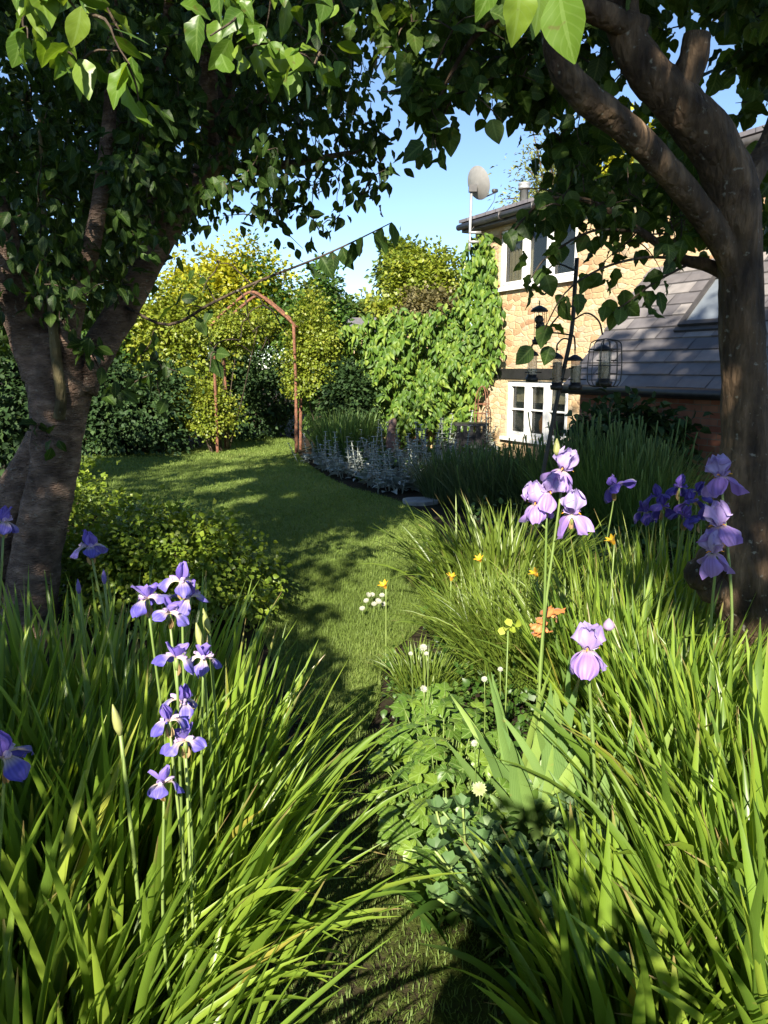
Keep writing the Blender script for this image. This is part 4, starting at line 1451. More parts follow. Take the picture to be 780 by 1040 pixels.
# box, post, obelisk, slab in the border
c = P(478, 438, 13.6)
bx = thing('planter', 'black box planter standing before the creeper wall', 'planter', (c[0], c[1], 0))
mb = MB()
hw = .27
mb.box((c[0] - hw, 13.5, .0), (c[0] + hw, 13.78, c[2] - .02))
for q in range(5):
    xx = c[0] - hw + .01 + q * (2 * hw - .09) / 4
    mb.box((xx, 13.47, .03), (xx + .07, 13.498, c[2] + .1))
mb.build('body', M['blackpaint'], bx, smooth=False)
mb = MB()
mb.box((c[0] - hw - .03, 13.45, c[2] + .102), (c[0] + hw + .03, 13.82, c[2] + .15))
mb.build('rim', M['gutter'], bx, smooth=False)
c = P(398, 470, 13.2)
mb = MB()
t = P(400, 425, 13.2)
mb.tube(curve([(c[0], 13.2, -.1), (c[0] - .02, 13.2, t[2] * .4), (t[0] - .03, 13.22, t[2] * .8), (t[0] + .01, 13.2, t[2])], 14), np.array([.075] * 4 + [.085, .09, .085, .07, .06, .065, .075, .07, .05, .03]), 9, wob=.15)
tag(mb.build('wooden_post', M['oldwood'], None, (c[0], 13.2, 0)), 'weathered brown stump post among the silver plants', 'post')
c = P(489, 432, 13.9)
ob = thing('obelisk', 'small rusty wire obelisk against the sunny cottage wall', 'plant support', (c[0], 13.9, 0))
zt = P(489, 392, 13.9)[2]
for k in range(4):
    a = k * PI / 2 + .4
    mb = MB()
    o_ = np.array([math.cos(a), math.sin(a), 0])
    ct = np.array([c[0], 13.9, 0])
    mb.tube(curve([ct + o_ * .14, ct + o_ * .14 + (0, 0, zt * .75), ct + o_ * .08 + (0, 0, zt * .95), ct + (0, 0, zt)], 12), .009, 5)
    mb.build('leg', M['rust'], ob)
mb = MB()
for z in (.4, .8, 1.2):
    a = np.linspace(0, 2 * PI, 17)
    mb.tube(np.stack([c[0] + .14 * np.cos(a), 13.9 + .14 * np.sin(a), np.full(17, min(z, zt * .75))], -1), .007, 5)
mb.build('ring', M['rust'], ob)
c = G(427, 511)
mb = MB()
a = np.linspace(0, 2 * PI, 14, endpoint=False)
rr = 1 + rng.normal(0, .06, 14)
low = np.stack([c[0] + .22 * rr * np.cos(a), c[1] + .2 * rr * np.sin(a), np.full(14, .0)], -1)
hi = low + (0, 0, .045)
mb.add(np.concatenate([low, hi, [[c[0], c[1], .05]]]), T=[(14 + i, 14 + (i + 1) % 14, 28) for i in range(14)], Q=[(i, (i + 1) % 14, 14 + (i + 1) % 14, 14 + i) for i in range(14)])
tag(mb.build('stone_slab', M['slab'], None, tuple(c), smooth=False), 'flat grey stone slab at the lawn edge below silver plants', 'slab')

# ================================================================== BIRD FEEDER POLE
FY = 5.2
fb0 = P(540, 560, FY)
fpole = thing('feeder_pole', 'leaning black iron bird feeder pole with curled hooks', 'feeder pole', (fb0[0], FY, 0))
mb = MB()
pp = [P(527, 640, FY), P(548, 500, FY), P(567, 400, FY), P(580, 340, FY), P(584, 290, FY), P(586, 262, FY)]
pp[0][2] = -.1
mb.tube(curve(pp, 24), .0145, 8)
mb.build('pole', M['blackpaint'], fpole)
hooks = {
    'a': [(582, 310), (570, 318), (556, 335), (551, 346), (547, 340), (544, 332)],
    'b': [(585, 275), (565, 268), (552, 280), (548, 296), (553, 299), (558, 292)],
    'c': [(579, 340), (560, 338), (548, 342), (541, 350), (540, 354)],
    'd': [(579, 345), (572, 344), (566, 350), (566, 356)],
    'e': [(580, 340), (583, 342), (584, 350), (584, 356)],
    'f': [(582, 325), (596, 318), (608, 326), (612, 340)]}
for k, pts in hooks.items():
    mb = MB()
    mb.tube(curve([P(x, y, FY - .02) for x, y in pts], 20), .006, 6)
    mb.build('hook', M['blackpaint'], fpole)


def feeder(px, y0, y1, wpx, label, fill, level, balls=False, cage=False):
    Y = FY - .02
    t, b = P(px, y0, Y), P(px, y1, Y)
    r = wpx / 2 * Y / 785
    o = thing('bird_feeder', label, 'bird feeder', tuple(b), 'feeders hanging from the iron pole')
    H = t[2] - b[2]
    mb = MB()
    mb.lathe((t[0], Y, t[2] - .03), [(0, .03), (r * .3, .028), (r * 1.0, .012), (r * 1.35, -.004), (r * 1.35, -.012), (r * .9, -.012), (0, -.01)], 16)
    mb.tube([(t[0], Y, t[2]), (t[0], Y, t[2] + .03)], .004, 5)
    mb.build('cap', M['blackpaint'], o)
    mb = MB()
    mb.lathe((b[0], Y, b[2]), [(0, 0), (r * 1.1, 0), (r * 1.25, .03), (r * .95, .034), (r * .95, .05), (0, .05)], 16)
    mb.build('base', M['blackpaint'], o)
    if balls:
        mb = MB()
        for k in range(3):
            z = .085 + k * (H - .14) / 3
            mb.lathe((b[0] + random.gauss(0, .006), Y, b[2] + z), [(0, -.032), (.022, -.024), (.032, 0), (.022, .024), (0, .032)], 10)
        mb.build('fat_ball', M['gutter'], o)
        mb = MB()
        for k in range(6):
            a = k * PI / 3
            x, yy = b[0] + r * .9 * math.cos(a), Y + r * .9 * math.sin(a)
            mb.tube([(x, yy, b[2] + .03), (x, yy, t[2] - .03)], .0018, 4)
        mb.build('wire', M['blackpaint'], o)
    else:
        mb = MB()
        mb.lathe((b[0], Y, b[2]), [(r * .9, .05), (r * .9, H - .04)], 16)
        mb.build('tube', M['feederglass'], o)
        if level:
            mb = MB()
            mb.lathe((b[0], Y, b[2]), [(0, .051), (r * .82, .051), (r * .82, .05 + (H - .1) * level), (0, .05 + (H - .1) * level + .004)], 14)
            mb.build('seed', M[fill], o)
        for k in (.3, .62):
            for sx in (-1, 1):
                mb = MB()
                mb.tube([(b[0] + sx * r * .7, Y - r * .6, b[2] + H * k), (b[0] + sx * r * 1.5, Y - r * 1.2, b[2] + H * k)], .004, 5)
                mb.build('perch', M['blackpaint'], o)
    if cage:
        mb = MB()
        R = r * 2.3
        for k in range(12):
            a = k * PI / 6
            x, yy = b[0] + R * math.cos(a), Y + R * math.sin(a)
            mb.tube(curve([(b[0], Y, t[2] + .04), (b[0] + R * .8 * math.cos(a), Y + R * .8 * math.sin(a), t[2] + .02), (x, yy, t[2] - .03), (x, yy, b[2] + .02), (b[0], Y, b[2] - .005)], 16), .003, 4)
        for z in (.04, H * .5, H - .03):
            a = np.linspace(0, 2 * PI, 25)
            mb.tube(np.stack([b[0] + R * np.cos(a), Y + R * np.sin(a), np.full(25, b[2] + z)], -1), .0025, 4)
        mb.build('cage', M['gutter'], o)
    return o


feeder(548, 310, 350, 13, 'bird feeder of three dark fat balls under a black cap', 'seed', 0, balls=True)
feeder(540, 355, 388, 11, 'nearly empty clear tube bird feeder, leftmost on the pole', 'seed', 0.0)
feeder(565, 358, 396, 11, 'orange brown peanut feeder just left of the pole', 'peanut', .9)
feeder(584, 360, 396, 12, 'tube feeder filled with pale seed just right of pole', 'seed', .8)
feeder(613, 350, 392, 14, 'tube feeder enclosed in a round wire cage', 'seed', .6, cage=True)

# ================================================================== LEFT TREE
for (x, y, r_) in ((480, 190, .15), (490, 215, .12), (532, 196, .07)):
    THIN.append((np.array([0, 0, CAMZ]), nrmz(ray(x, y)), r_))
for (x, y, r_) in ((215, 497, .20), (232, 493, .23), (250, 489, .20), (185, 513, .16), (196, 511, .15), (240, 512, .16), (255, 508, .17), (268, 504, .13),
                   (100, 478, .22), (125, 476, .2), (225, 478, .2), (300, 503, .16)):
    GAPS.append((G(x, y), r_))
for (x, y, Y, r_) in ((182, 610, 1.7, .16), (175, 665, 1.6, .16), (182, 720, 1.52, .15), (180, 765, 1.5, .15), (168, 800, 1.42, .12), (205, 660, 1.7, .12), (150, 605, 1.75, .1),
                      (240, 720, 1.9, .26), (290, 760, 1.9, .28), (240, 840, 1.65, .24), (300, 880, 1.6, .26), (250, 960, 1.4, .2)):
    GAPS.append((P(x, y, Y), r_))
for (x, y, r_) in ((372, 482, .22), (425, 480, .24)):
    GAPS.append((G(x, y), r_))
for (x, y, r_) in ((395, 600, .36), (385, 635, .33), (420, 578, .3), (400, 575, .3)):
    GAPS.append((G(x, y), r_))
for (x, y, Y, r_) in ((20, 40, 1.7, .3), (80, 60, 1.7, .3), (130, 90, 1.7, .28), (240, 20, 1.8, .28), (300, 50, 1.8, .3), (350, 20, 1.9, .25), (545, 20, 1.12, .2)):
    GAPS.append((P(x, y, Y), r_))
for (x, y, Y, r_) in ((722, 108, 3.0, .07), (700, 140, 3.0, .06), (752, 175, 3.0, .07), (690, 185, 2.95, .05), (672, 160, 2.9, .06), (715, 165, 2.95, .05), (752, 345, 2.95, .07), (762, 372, 2.95, .05), (705, 60, 2.95, .09), (735, 525, 2.9, .07), (640, 130, 2.85, .05), (770, 430, 2.95, .05)):
    GAPS.append((P(x, y, Y), r_ * .95))
USEGAPS = True
CY = 4.25
chy = thing('cherry_tree', 'large leaning cherry tree with ringed bark and dense dark crown', 'tree', tuple(P(28, 640, CY) * (1, 1, 0)))
k785 = CY / 785


def limb(mb, pts, n=26, sides=14, wob=.04, rough=.09):
    n, sides, wob = n * 2, int(sides * 1.5), wob * .25
    """pts: (px, py, Y, width in px)"""
    c = np.array([P(x, y, Y) for x, y, Y, w in pts])
    r = np.array([w / 2 * Y / 785 for x, y, Y, w in pts])
    cc = curve(c, n)
    rr = np.interp(np.linspace(0, len(pts) - 1, n), np.arange(len(pts)), r)
    mb.tube(cc, rr, sides, 0, wob=wob, rough=rough)
    return list(cc[::2])


nodes = []
tr = MB()
limb(tr, [(8, 790, 4.25, 84), (22, 690, 4.25, 62), (30, 620, 4.25, 52), (42, 540, 4.25, 48), (55, 470, 4.25, 48), (60, 420, 4.25, 56), (60, 385, 4.25, 66), (52, 340, 4.25, 56)], 40, 18, .035)
limb(tr, [(10, 740, 4.4, 70), (-4, 640, 4.4, 62), (2, 560, 4.4, 54), (22, 500, 4.42, 46), (46, 450, 4.4, 40), (66, 415, 4.35, 30)], 26, 14, .05)
trunk = tr.build('trunk', M['cherrybark'], chy)
tl_, tr2 = MB(), MB()
n_l = limb(tl_, [(48, 380, 4.25, 50), (28, 330, 4.2, 44), (12, 285, 4.1, 40), (-8, 220, 4.0, 36), (-30, 120, 3.9, 30), (-20, -40, 3.8, 22), (20, -200, 3.6, 12)])
tl_.build('limb', M['cherrybark'], trunk)
n_r = limb(tr2, [(80, 395, 4.25, 34), (98, 358, 4.3, 33), (124, 316, 4.4, 30), (160, 250, 4.5, 26), (202, 185, 4.6, 22), (226, 110, 4.6, 18), (235, 20, 4.5, 17), (250, -120, 4.4, 10)])
tr2.build('limb', M['cherrybark'], trunk)
nodes += n_l[4:] + n_r[6:]
for pts in ([(70, 390, 4.2, 24), (72, 330, 4.1, 22), (95, 240, 4.0, 17), (110, 130, 4.0, 13), (120, -60, 3.9, 8)],
            [(205, 185, 4.6, 17), (250, 120, 4.3, 13), (290, 80, 4.1, 10), (340, 20, 3.9, 7), (390, -30, 3.7, 4)],
            [(165, 250, 4.5, 15), (150, 150, 4.3, 12), (165, 60, 4.1, 10), (180, -80, 3.9, 7)],
            [(215, 170, 4.6, 12), (270, 170, 4.5, 9), (330, 160, 4.3, 6), (380, 150, 4.2, 3)]):
    t_ = MB()
    c_ = limb(t_, pts, 20, 10, .05)
    t_.build('limb', M['cherrybark'], trunk)
    nodes += c_[6:]
s_ = MB()
c_ = limb(s_, [(60, 424, 4.12, 13), (62, 405, 4.09, 11), (58, 370, 4.07, 11), (52, 310, 4.05, 9), (46, 240, 4.03, 6), (40, 120, 4.0, 3)], 20, 8, .04)
s_.build('sucker', M['sucker'], trunk)
nodes += c_[8:]
# overhead limb reaching towards the viewer, out of the top of the picture
t_ = MB()
oc_ = curve([n_r[16], (-.75, 3.6, 3.6), (-.55, 2.6, 3.35), (-.45, 1.8, 2.95), (-.42, 1.35, 2.72)], 22)
t_.tube(oc_, np.linspace(.05, .012, 22), 8, wob=.05)
oc2 = curve([oc_[10], (-.75, 1.9, 3.0), (-.8, 1.5, 2.75), (-.74, 1.4, 2.62)], 14)
t_.tube(oc2, np.linspace(.025, .008, 14), 7)
t_.build('limb', M['cherrybark'], trunk)
near_nodes = list(oc_[8:]) + list(oc2[4:])

wood, leaf = MB(), MB()
dense = [(-70, -120), (375, -120), (392, 30), (380, 100), (350, 140), (300, 165), (235, 195), (205, 235), (155, 262), (105, 305), (40, 320), (-70, 400)]
tg = targets(dense, 720, 3.5, 6.2)
grow(wood, leaf, nodes, tg, 20, .072, CHERRY, 1.0, spread=.07)
grow(wood, leaf, nodes, targets([(-60, -60), (230, -60), (220, 180), (110, 330), (-60, 380)], 260, 4.6, 6.8), 22, .078, CHERRY, spread=.1)
grow(wood, leaf, nodes, targets([(240, 170), (330, 150), (388, 90), (398, 215), (340, 235), (262, 235), (215, 220)], 42, 3.8, 4.6), 9, .07, CHERRY, spread=.04)
grow(wood, leaf, nodes, targets([(-60, -100), (330, -100), (300, 100), (210, 190), (120, 300), (-60, 360)], 240, 5.6, 7.4), 22, .105, LEAF, spread=.14)
# the long low spray hanging across the sky
tw = curve([P(*q) for q in ((128, 312, 4.35), (170, 330, 3.8), (215, 308, 3.4), (262, 286, 3.2), (318, 264, 3.1), (360, 245, 3.05), (398, 226, 3.05))], 24)
spray = MB()
spray.tube(tw, np.linspace(.009, .002, 24), 5)
spray.build('twig', M['twig'], chy)
k = 15
idx = np.linspace(9, 23, k).astype(int)
add_leaves(leaf, tw[idx], rng.normal(0, .4, (k, 3)) + (0.15, 0, -1), rng.normal(0, .5, (k, 3)) + (0, -.6, .4), rng.uniform(.07, .11, k), 1, CHERRY)
grow(wood, leaf, list(tw[4:14]), targets([(165, 250), (290, 268), (300, 330), (290, 385), (205, 380), (170, 320)], 20, 3.0, 3.6), 5, .09, CHERRY, spread=.03)
grow(wood, leaf, list(n_r[4:9]), targets([(85, 335), (165, 330), (165, 390), (110, 400), (85, 375)], 12, 3.8, 4.2), 5, .09, CHERRY, spread=.03)
grow(wood, leaf, [P(50, 445, 4.1)], [P(38, 430, 4.05), P(55, 452, 4.02), P(32, 445, 4.0)], 4, .085, CHERRY, spread=.02)
grow(wood, leaf, list(c_[6:14]), targets([(20, 230), (90, 230), (100, 340), (30, 350)], 16, 3.9, 4.1), 5, .08, CHERRY, spread=.03)
# sprays close overhead
USEGAPS = False
sun_tinted = MB()
grow(wood, sun_tinted, near_nodes, targets([(-30, -40), (140, -40), (150, 60), (160, 130), (110, 110), (60, 60), (-30, 50)], 13, 1.5, 1.9), 5, .075, CHERRY, droop=.6, spread=.02)
grow(wood, sun_tinted, near_nodes, targets([(200, -60), (390, -60), (365, 40), (320, 100), (270, 110), (215, 30)], 18, 1.5, 2.1), 6, .07, CHERRY, droop=.6, spread=.03)
sun_tinted.build('sun_tinted_leaves', M['sun_tinted'], chy)  # sunlit sprays, drawn in the brightened leaf colour
USEGAPS = True
# crown above the picture
grow(wood, leaf, nodes + near_nodes, [np.array([random.uniform(-4, .3), random.uniform(3.2, 6.5), random.uniform(3.9, 5.6)]) for q in range(170)], 16, .10, LEAF, spread=.12)
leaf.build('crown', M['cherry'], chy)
wood.build('twig', M['twig'], chy)

# ================================================================== RIGHT TREE
RY = 3.15
app = thing('apple_tree', 'old crooked fruit tree with a forked knotted trunk and broad drooping leaves', 'tree', tuple(P(800, 760, RY) * (1, 1, 0)))
tr = MB()
n_t = limb(tr, [(822, 800, RY, 100), (812, 720, RY, 88), (790, 655, RY, 84), (764, 600, RY, 88), (754, 560, RY, 80), (755, 510, RY, 56), (756, 450, RY, 46), (755, 380, RY, 42), (753, 310, RY, 40), (751, 250, RY, 38), (748, 215, RY, 26)], 54, 20, .045)
# knotty burl low on the trunk
bu = P(716, 585, RY - .10)
for (dx, dz, r) in ((0, 0, .075), (.05, -.06, .07), (.02, .07, .05)):
    tr.lathe(bu + (dx, 0.03, dz), [(0, -r), (r * .6, -r * .8), (r * .95, -r * .3), (r, .1 * r), (r * .8, r * .6), (r * .4, r * .92), (0, r)], 12)
trunk2 = tr.build('trunk', M['applebark'], app)
nodes2 = []
for pts in ([(754, 350, RY, 33), (752, 300, RY, 37), (750, 240, RY, 42), (742, 190, RY - .02, 46), (721, 143, RY - .05, 46), (688, 104, RY - .08, 43), (656, 70, RY - .1, 38), (634, 28, RY - .1, 33), (630, -40, RY - .1, 32), (640, -160, RY, 20)],
            [(752, 305, RY, 22), (738, 255, RY - .03, 25), (704, 205, RY - .1, 25), (664, 158, RY - .18, 26), (628, 124, RY - .25, 27), (594, 98, RY - .3, 29), (570, 66, RY - .33, 26), (562, 20, RY - .35, 21), (590, -40, RY - .35, 20)],
            [(685, 100, RY - .08, 30), (703, 62, RY - .1, 27), (708, 36, RY - .1, 25)],
            [(650, 30, RY - .1, 26), (600, 10, RY - .2, 22), (540, -20, RY - .3, 14), (450, -60, RY - .4, 8)],
            [(757, 290, RY, 16), (720, 270, RY + .1, 13), (690, 262, RY + .1, 10), (650, 235, RY + .05, 7), (600, 205, RY, 5), (552, 200, RY - .05, 3)],
            [(752, 200, RY + .05, 24), (790, 120, RY + .3, 18), (800, 20, RY + .6, 12)],
            [(566, 20, RY - .33, 9), (530, 10, RY - .2, 7), (480, 40, RY, 5), (440, 110, RY, 2.5)]):
    t_ = MB()
    c_ = limb(t_, pts, 30, 14, .05)
    t_.build('limb', M['applebark'], trunk2)
    nodes2 += c_[4:]
t_ = MB()
ov = curve([nodes2[20], (.9, 2.2, 3.3), (.5, 1.4, 2.7), (.33, 1.1, 2.35)], 16)
t_.tube(ov, np.linspace(.035, .008, 16), 8)
t_.build('limb', M['applebark'], trunk2)
wood, leaf = MB(), MB()
rtop = [(365, -100), (840, -100), (840, 20), (780, 40), (720, 10), (650, 60), (600, 120), (540, 120), (480, 80), (440, 80), (420, 60), (370, 60)]
grow(wood, leaf, nodes2, targets(rtop, 320, 3.0, 4.8), 9, .084, BROAD, 1.0, spread=.06)
grow(wood, leaf, nodes2, targets([(552, 110), (580, 120), (640, 160), (700, 205), (705, 260), (650, 245), (585, 240), (550, 235), (548, 180)], 84, 3.0, 3.7), 5, .074, BROAD, spread=.05, sag=.02)
for pts in ([(690, 262, RY), (650, 262, RY - .05), (606, 275, RY - .1), (572, 300, RY - .1), (548, 345, RY - .1)],
            [(650, 235, RY), (600, 235, RY), (555, 262, RY), (538, 285, RY)],
            [(700, 268, RY + .1), (668, 285, RY), (640, 305, RY), (622, 318, RY)],
            [(552, 200, RY - .05), (532, 222, RY - .05), (516, 240, RY - .05)]):
    tw = curve([P(*q) for q in pts], 20)
    spray = MB()
    spray.tube(tw, np.linspace(.007, .002, 20), 5)
    spray.build('twig', M['twig'], app)
    k = 15
    idx = np.linspace(5, 19, k).astype(int)
    add_leaves(leaf, tw[idx] + rng.normal(0, .03, (k, 3)), rng.normal(0, .5, (k, 3)) + (0, 0, -.9), rng.normal(0, .5, (k, 3)) + (0, -.6, .5), rng.uniform(.055, .095, k), 1, BROAD)
grow(wood, leaf, nodes2, targets([(450, 50), (560, 60), (560, 130), (515, 118), (490, 95), (455, 90)], 32, 3.1, 4.0), 7, .076, BROAD, spread=.05)
grow(wood, leaf, nodes2, targets([(565, 120), (690, 110), (745, 215), (720, 250), (640, 220), (580, 200)], 60, 3.35, 4.3), 8, .084, BROAD, spread=.06)
grow(wood, leaf, nodes2, targets([(424, 90), (455, 90), (448, 175), (432, 180)], 9, 3.1, 3.4), 5, .085, BROAD, spread=.03)
grow(wood, leaf, nodes2, targets([(395, 60), (440, 70), (452, 120), (440, 165), (428, 110)], 14, 3.0, 3.5), 6, .09, BROAD, spread=.03)
grow(wood, leaf, nodes2, targets([(700, -20), (850, -20), (850, 320), (785, 320), (775, 120), (720, 90)], 60, 3.6, 5.0), 9, .11, BROAD, spread=.06)
grow(wood, leaf, nodes2, targets([(640, 120), (700, 150), (730, 210), (720, 260), (680, 230)], 12, 3.4, 4.2), 6, .10, BROAD, spread=.04)
grow(wood, leaf, nodes2, [np.array([random.uniform(.2, 3.2), random.uniform(2.2, 4.8), random.uniform(3.5, 4.8)]) for q in range(90)], 12, .13, ROUND, spread=.12)
# the big sunlit leaves close overhead
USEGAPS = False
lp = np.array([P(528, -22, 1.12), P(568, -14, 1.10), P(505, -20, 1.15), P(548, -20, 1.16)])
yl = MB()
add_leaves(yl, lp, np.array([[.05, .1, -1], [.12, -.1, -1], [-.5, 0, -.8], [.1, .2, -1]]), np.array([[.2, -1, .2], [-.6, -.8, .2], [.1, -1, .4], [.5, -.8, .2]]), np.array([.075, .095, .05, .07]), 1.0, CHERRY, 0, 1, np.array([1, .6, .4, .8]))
yl.build('sun_tinted_leaves', M['sun_tinted'], app)  # same sun-brightened colour on the right tree's near leaves
wood.tube(curve([ov[-1], (lp[0] + lp[1]) / 2], 6), .003, 5)
leaf.build('crown', M['mulberry'], app)
wood.build('twig', M['twig'], app)

# ================================================================== UNSEEN TREES AND ADDED SHADE CASTERS BEHIND THE VIEWER (they shade the garden)
sb = thing('sycamore', 'tall broad tree standing behind the viewer, shading the lawn', 'tree', (-4.4, -3.6, 0))
USEGAPS = True
mb = MB()
clump_leaves(mb, (-1.2, -3.2, 8.15), (6.4, 1.6, 1.85), 430, 34, .44, .2, SIMPLE, 1.0, -1, .1)
clump_leaves(mb, (.12, -3.2, 5.85), (.66, .9, 1.15), 90, 26, .3, .18, SIMPLE, 1.0, -1, .1)  # lower crown lobe, added to shade the right-hand trunk
USEGAPS = False
mb.build('crown', M['mid'], sb)
mb = MB()
mb.tube(curve([(-4.4, -3.6, -.1), (-4.3, -3.6, 2.5), (-4.0, -3.5, 5), (-3.0, -3.4, 7.6)], 16), np.linspace(.3, .12, 16), 10, wob=.05)
for q in range(10):
    mb.tube(curve([(-3.4, -3.45, 6.8), (random.uniform(-4, 1), -3.2, random.uniform(7.2, 8)), (random.uniform(-6.5, 4), -3.2, random.uniform(7.5, 9.2))], 10), np.linspace(.09, .02, 10), 6)
mb.tube(curve([(-1.6, -3.3, 7.6), (-.6, -3.2, 6.9), (.1, -3.2, 6.0)], 10), np.linspace(.05, .015, 10), 6)
mb.build('trunk', M['twig'], sb)
USEGAPS = True
shrub('hazel', 'unseen low hazel added behind the viewer to shade the left irises', 'shrub', (-2.5, -1.1, 1.6), (.95, .6, 1.4), 'mid', 200, 24, .3, .12)  # second, lower hazel added to throw shade over the left irises
shrub('hazel', 'tall leafy hazel standing behind the viewer to the far left', 'shrub', (-3.3, -1.1, 2.5), (1.75, .8, 2.4), 'mid', 380, 24, .34, .13)
shrub('added_shade_bush', 'unseen squat bush added behind the viewer to shade the bottom left corner', 'shrub', (-1.62, -1.0, 1.06), (.5, .4, 1.0), 'dark', 200, 22, .16, .10, inner=.2, zmin=-1)  # added out of view to darken the bottom left corner with its shade
USEGAPS = False
shrub('viewer_shadow_caster', 'unseen slim evergreen added to stand in for the viewer casting a shadow', 'shrub', (-.14, -.75, .95), (.25, .2, .93), 'dark', 270, 22, .10, .08, inner=.1, zmin=-1)  # stand-in, added to cast the viewer's own shadow on the bed

# ================================================================== LEFT BED
shrub('low_shrub', 'low spreading green shrub with tiny leaves beside the cherry trunk', 'shrub', P(168, 588, 4.75) * (1, 1, 0) + (0, 0, .30), (.66, .5, .40), 'lowshrub', 560, 26, .11, .038, tm=LEAF, inner=.6)
shrub('low_shrub', 'dim low shrub tucked behind the base of the cherry trunk', 'shrub', P(60, 560, 5.4) * (1, 1, 0) + (0, 0, .35), (.6, .5, .5), 'lowshrub', 260, 22, .13, .045, inner=.6)

ic = thing('iris_clump', 'large sunlit clump of blue irises arching over the path', 'iris', (-.62, 1.85, 0))
blade_clump(470, (-.70, 1.85, 0), .34, .55, .5, .88, .016, .032, (.08, .6), (.05, .55), (.05, .5), 'strap', parent=ic, seg=8)
mb = MB()
n = 170
base = np.array([-.57, 1.72, 0]) + np.stack([rng.normal(0, .10, n), rng.normal(0, .33, n), np.zeros(n)], -1)
add_blades(mb, base, rng.normal(-.05, .55, n), rng.uniform(.45, .82, n), rng.uniform(.014, .028, n), rng.uniform(.3, .85, n), rng.uniform(.3, 1.1, n), seg=9)
mb.build('arching_foliage', M['strap'], ic)
SB = [  # (base, [tops])
    ((150, 640, 1.75), [(150, 608)]),
    ((178, 660, 1.75), [(184, 590), (192, 606)]),
    ((170, 665, 1.62), [(172, 622)]),
    ((205, 670, 1.7), [(206, 668)]),
    ((178, 700, 1.5), [(179, 668)]),
    ((185, 730, 1.55), [(185, 712)]),
    ((172, 745, 1.48), [(172, 732)]),
    ((190, 770, 1.5), [(188, 752)]),
    ((165, 815, 1.42), [(166, 796)])]
for (b, tops) in SB:
    bx_, by_, Y = b
    tp = [P(x, y, Y + (.03 if i else 0)) for i, (x, y) in enumerate(tops)]
    bs = np.array([tp[0][0] + random.uniform(-.03, .02), Y + random.uniform(-.03, .05), 0])
    flower_stem(ic, bs, tp, 'siberian', .0036, random.uniform(.62, .8), True)
# spent seed heads
for (x, y, Y) in ((122, 742, 1.5), (205, 655, 1.85), (212, 640, 1.9)):
    mb = MB()
    t = P(x, y, Y)
    mb.tube(curve([(t[0] + .02, Y, 0), (t[0] + .015, Y, t[2] * .5), t], 10), .0042, 6, 0)
    st = mb.build('flower_stem', M['stem'], ic)
    bud_mesh(t - (0, 0, .01), .07, .010, (-.012, 0)).build('seed_pod', M['bud'], st)

i2 = thing('iris_clump', 'shaded iris clump at the left edge with dark green straps', 'iris', (-1.15, 1.95, 0))
blade_clump(480, (-1.2, 1.95, 0), .45, .6, .55, .90, .016, .030, (.03, .4), (.05, .6), None, 'strap', parent=i2, seg=8)
t = P(4, 768, 1.42)
flower_stem(i2, (t[0] - .01, 1.42, 0), [t], 'siberian', .0042, 1.0)
i3 = thing('iris_clump', 'iris clump before the cherry trunk with one bloom standing above', 'iris', (-.98, 2.7, 0))
blade_clump(220, (-1.05, 2.72, 0), .55, .28, .5, .85, .018, .032, (.03, .4), (.05, .6), None, 'strap', parent=i3, seg=8)
t = P(92, 556, 2.3)
flower_stem(i3, (t[0] + .02, 2.3, 0), [t], 'siberian', .004, .95)
t = P(3, 530, 2.1)
flower_stem(i3, (t[0] - .03, 2.1, 0), [t], 'siberian', .004, .8)
for (x, y, Y) in ((106, 590, 2.4), (80, 600, 2.4)):
    mb = MB()
    t = P(x, y, Y)
    mb.tube(curve([(t[0] + .02, Y, 0), (t[0] + .015, Y, t[2] * .5), t], 10), .004, 6, 0)
    st = mb.build('flower_stem', M['stem'], i3)
    bud_mesh(t - (0, 0, .01), .05, .008).build('bud', M['sib_std'], st)
i4 = thing('iris_clump', 'iris clump at the bottom left corner, low dark leaves splayed forward', 'iris', (-.72, 1.2, 0))
blade_clump(190, (-.72, 1.2, 0), .42, .22, .35, .62, .015, .028, (.1, .7), (.2, .9), (-.9, .4), 'strap', parent=i4, seg=8)

# ================================================================== RIGHT BED
def sword_fan(parent, base, n, L0, L1, az, spreadw=.5, w=(.030, .046)):
    mb = MB()
    b = np.asarray(base) + np.stack([rng.normal(0, .03, n), rng.normal(0, .03, n), np.zeros(n)], -1)
    lean_ = np.linspace(-spreadw, spreadw, n) + rng.normal(0, .05, n)
    azs = np.where(lean_ < 0, az + PI, az) + rng.normal(0, .25, n)
    # fans stand edge on: turn each blade's face to the fan's side
    add_blades(mb, b, azs + rng.normal(0, .2, n), rng.uniform(L0, L1, n) * (1 - .25 * np.abs(lean_) / max(spreadw, .01)), rng.uniform(*w, n), np.abs(lean_), rng.normal(.12, .16, n), seg=7, fold=.03, taper=.5, twist=.25, basew=.9, p=1.3)
    V = mb.V[-1].reshape(n, -1, 3, 3)
    for q in range(n):                       # rotate the cross-section so the blade's flat lies in the fan's plane
        ctr_ = V[q, :, 1]
        wd = np.linalg.norm(V[q, :, 2] - V[q, :, 0], axis=1) * .5
        tang = nrmz(np.gradient(ctr_, axis=0))
        pl_ = np.array([math.cos(az), math.sin(az), 0])
        inp = nrmz(np.cross(np.cross(tang, pl_), tang) + rng.normal(0, .22, 3))
        rib_ = np.cross(tang, inp) * (wd * random.uniform(.1, .4))[:, None]
        V[q, :, 0] = ctr_ - inp * wd[:, None] + rib_
        V[q, :, 2] = ctr_ + inp * wd[:, None] + rib_
    return mb.build('leaf_fan', M['sword'], parent)


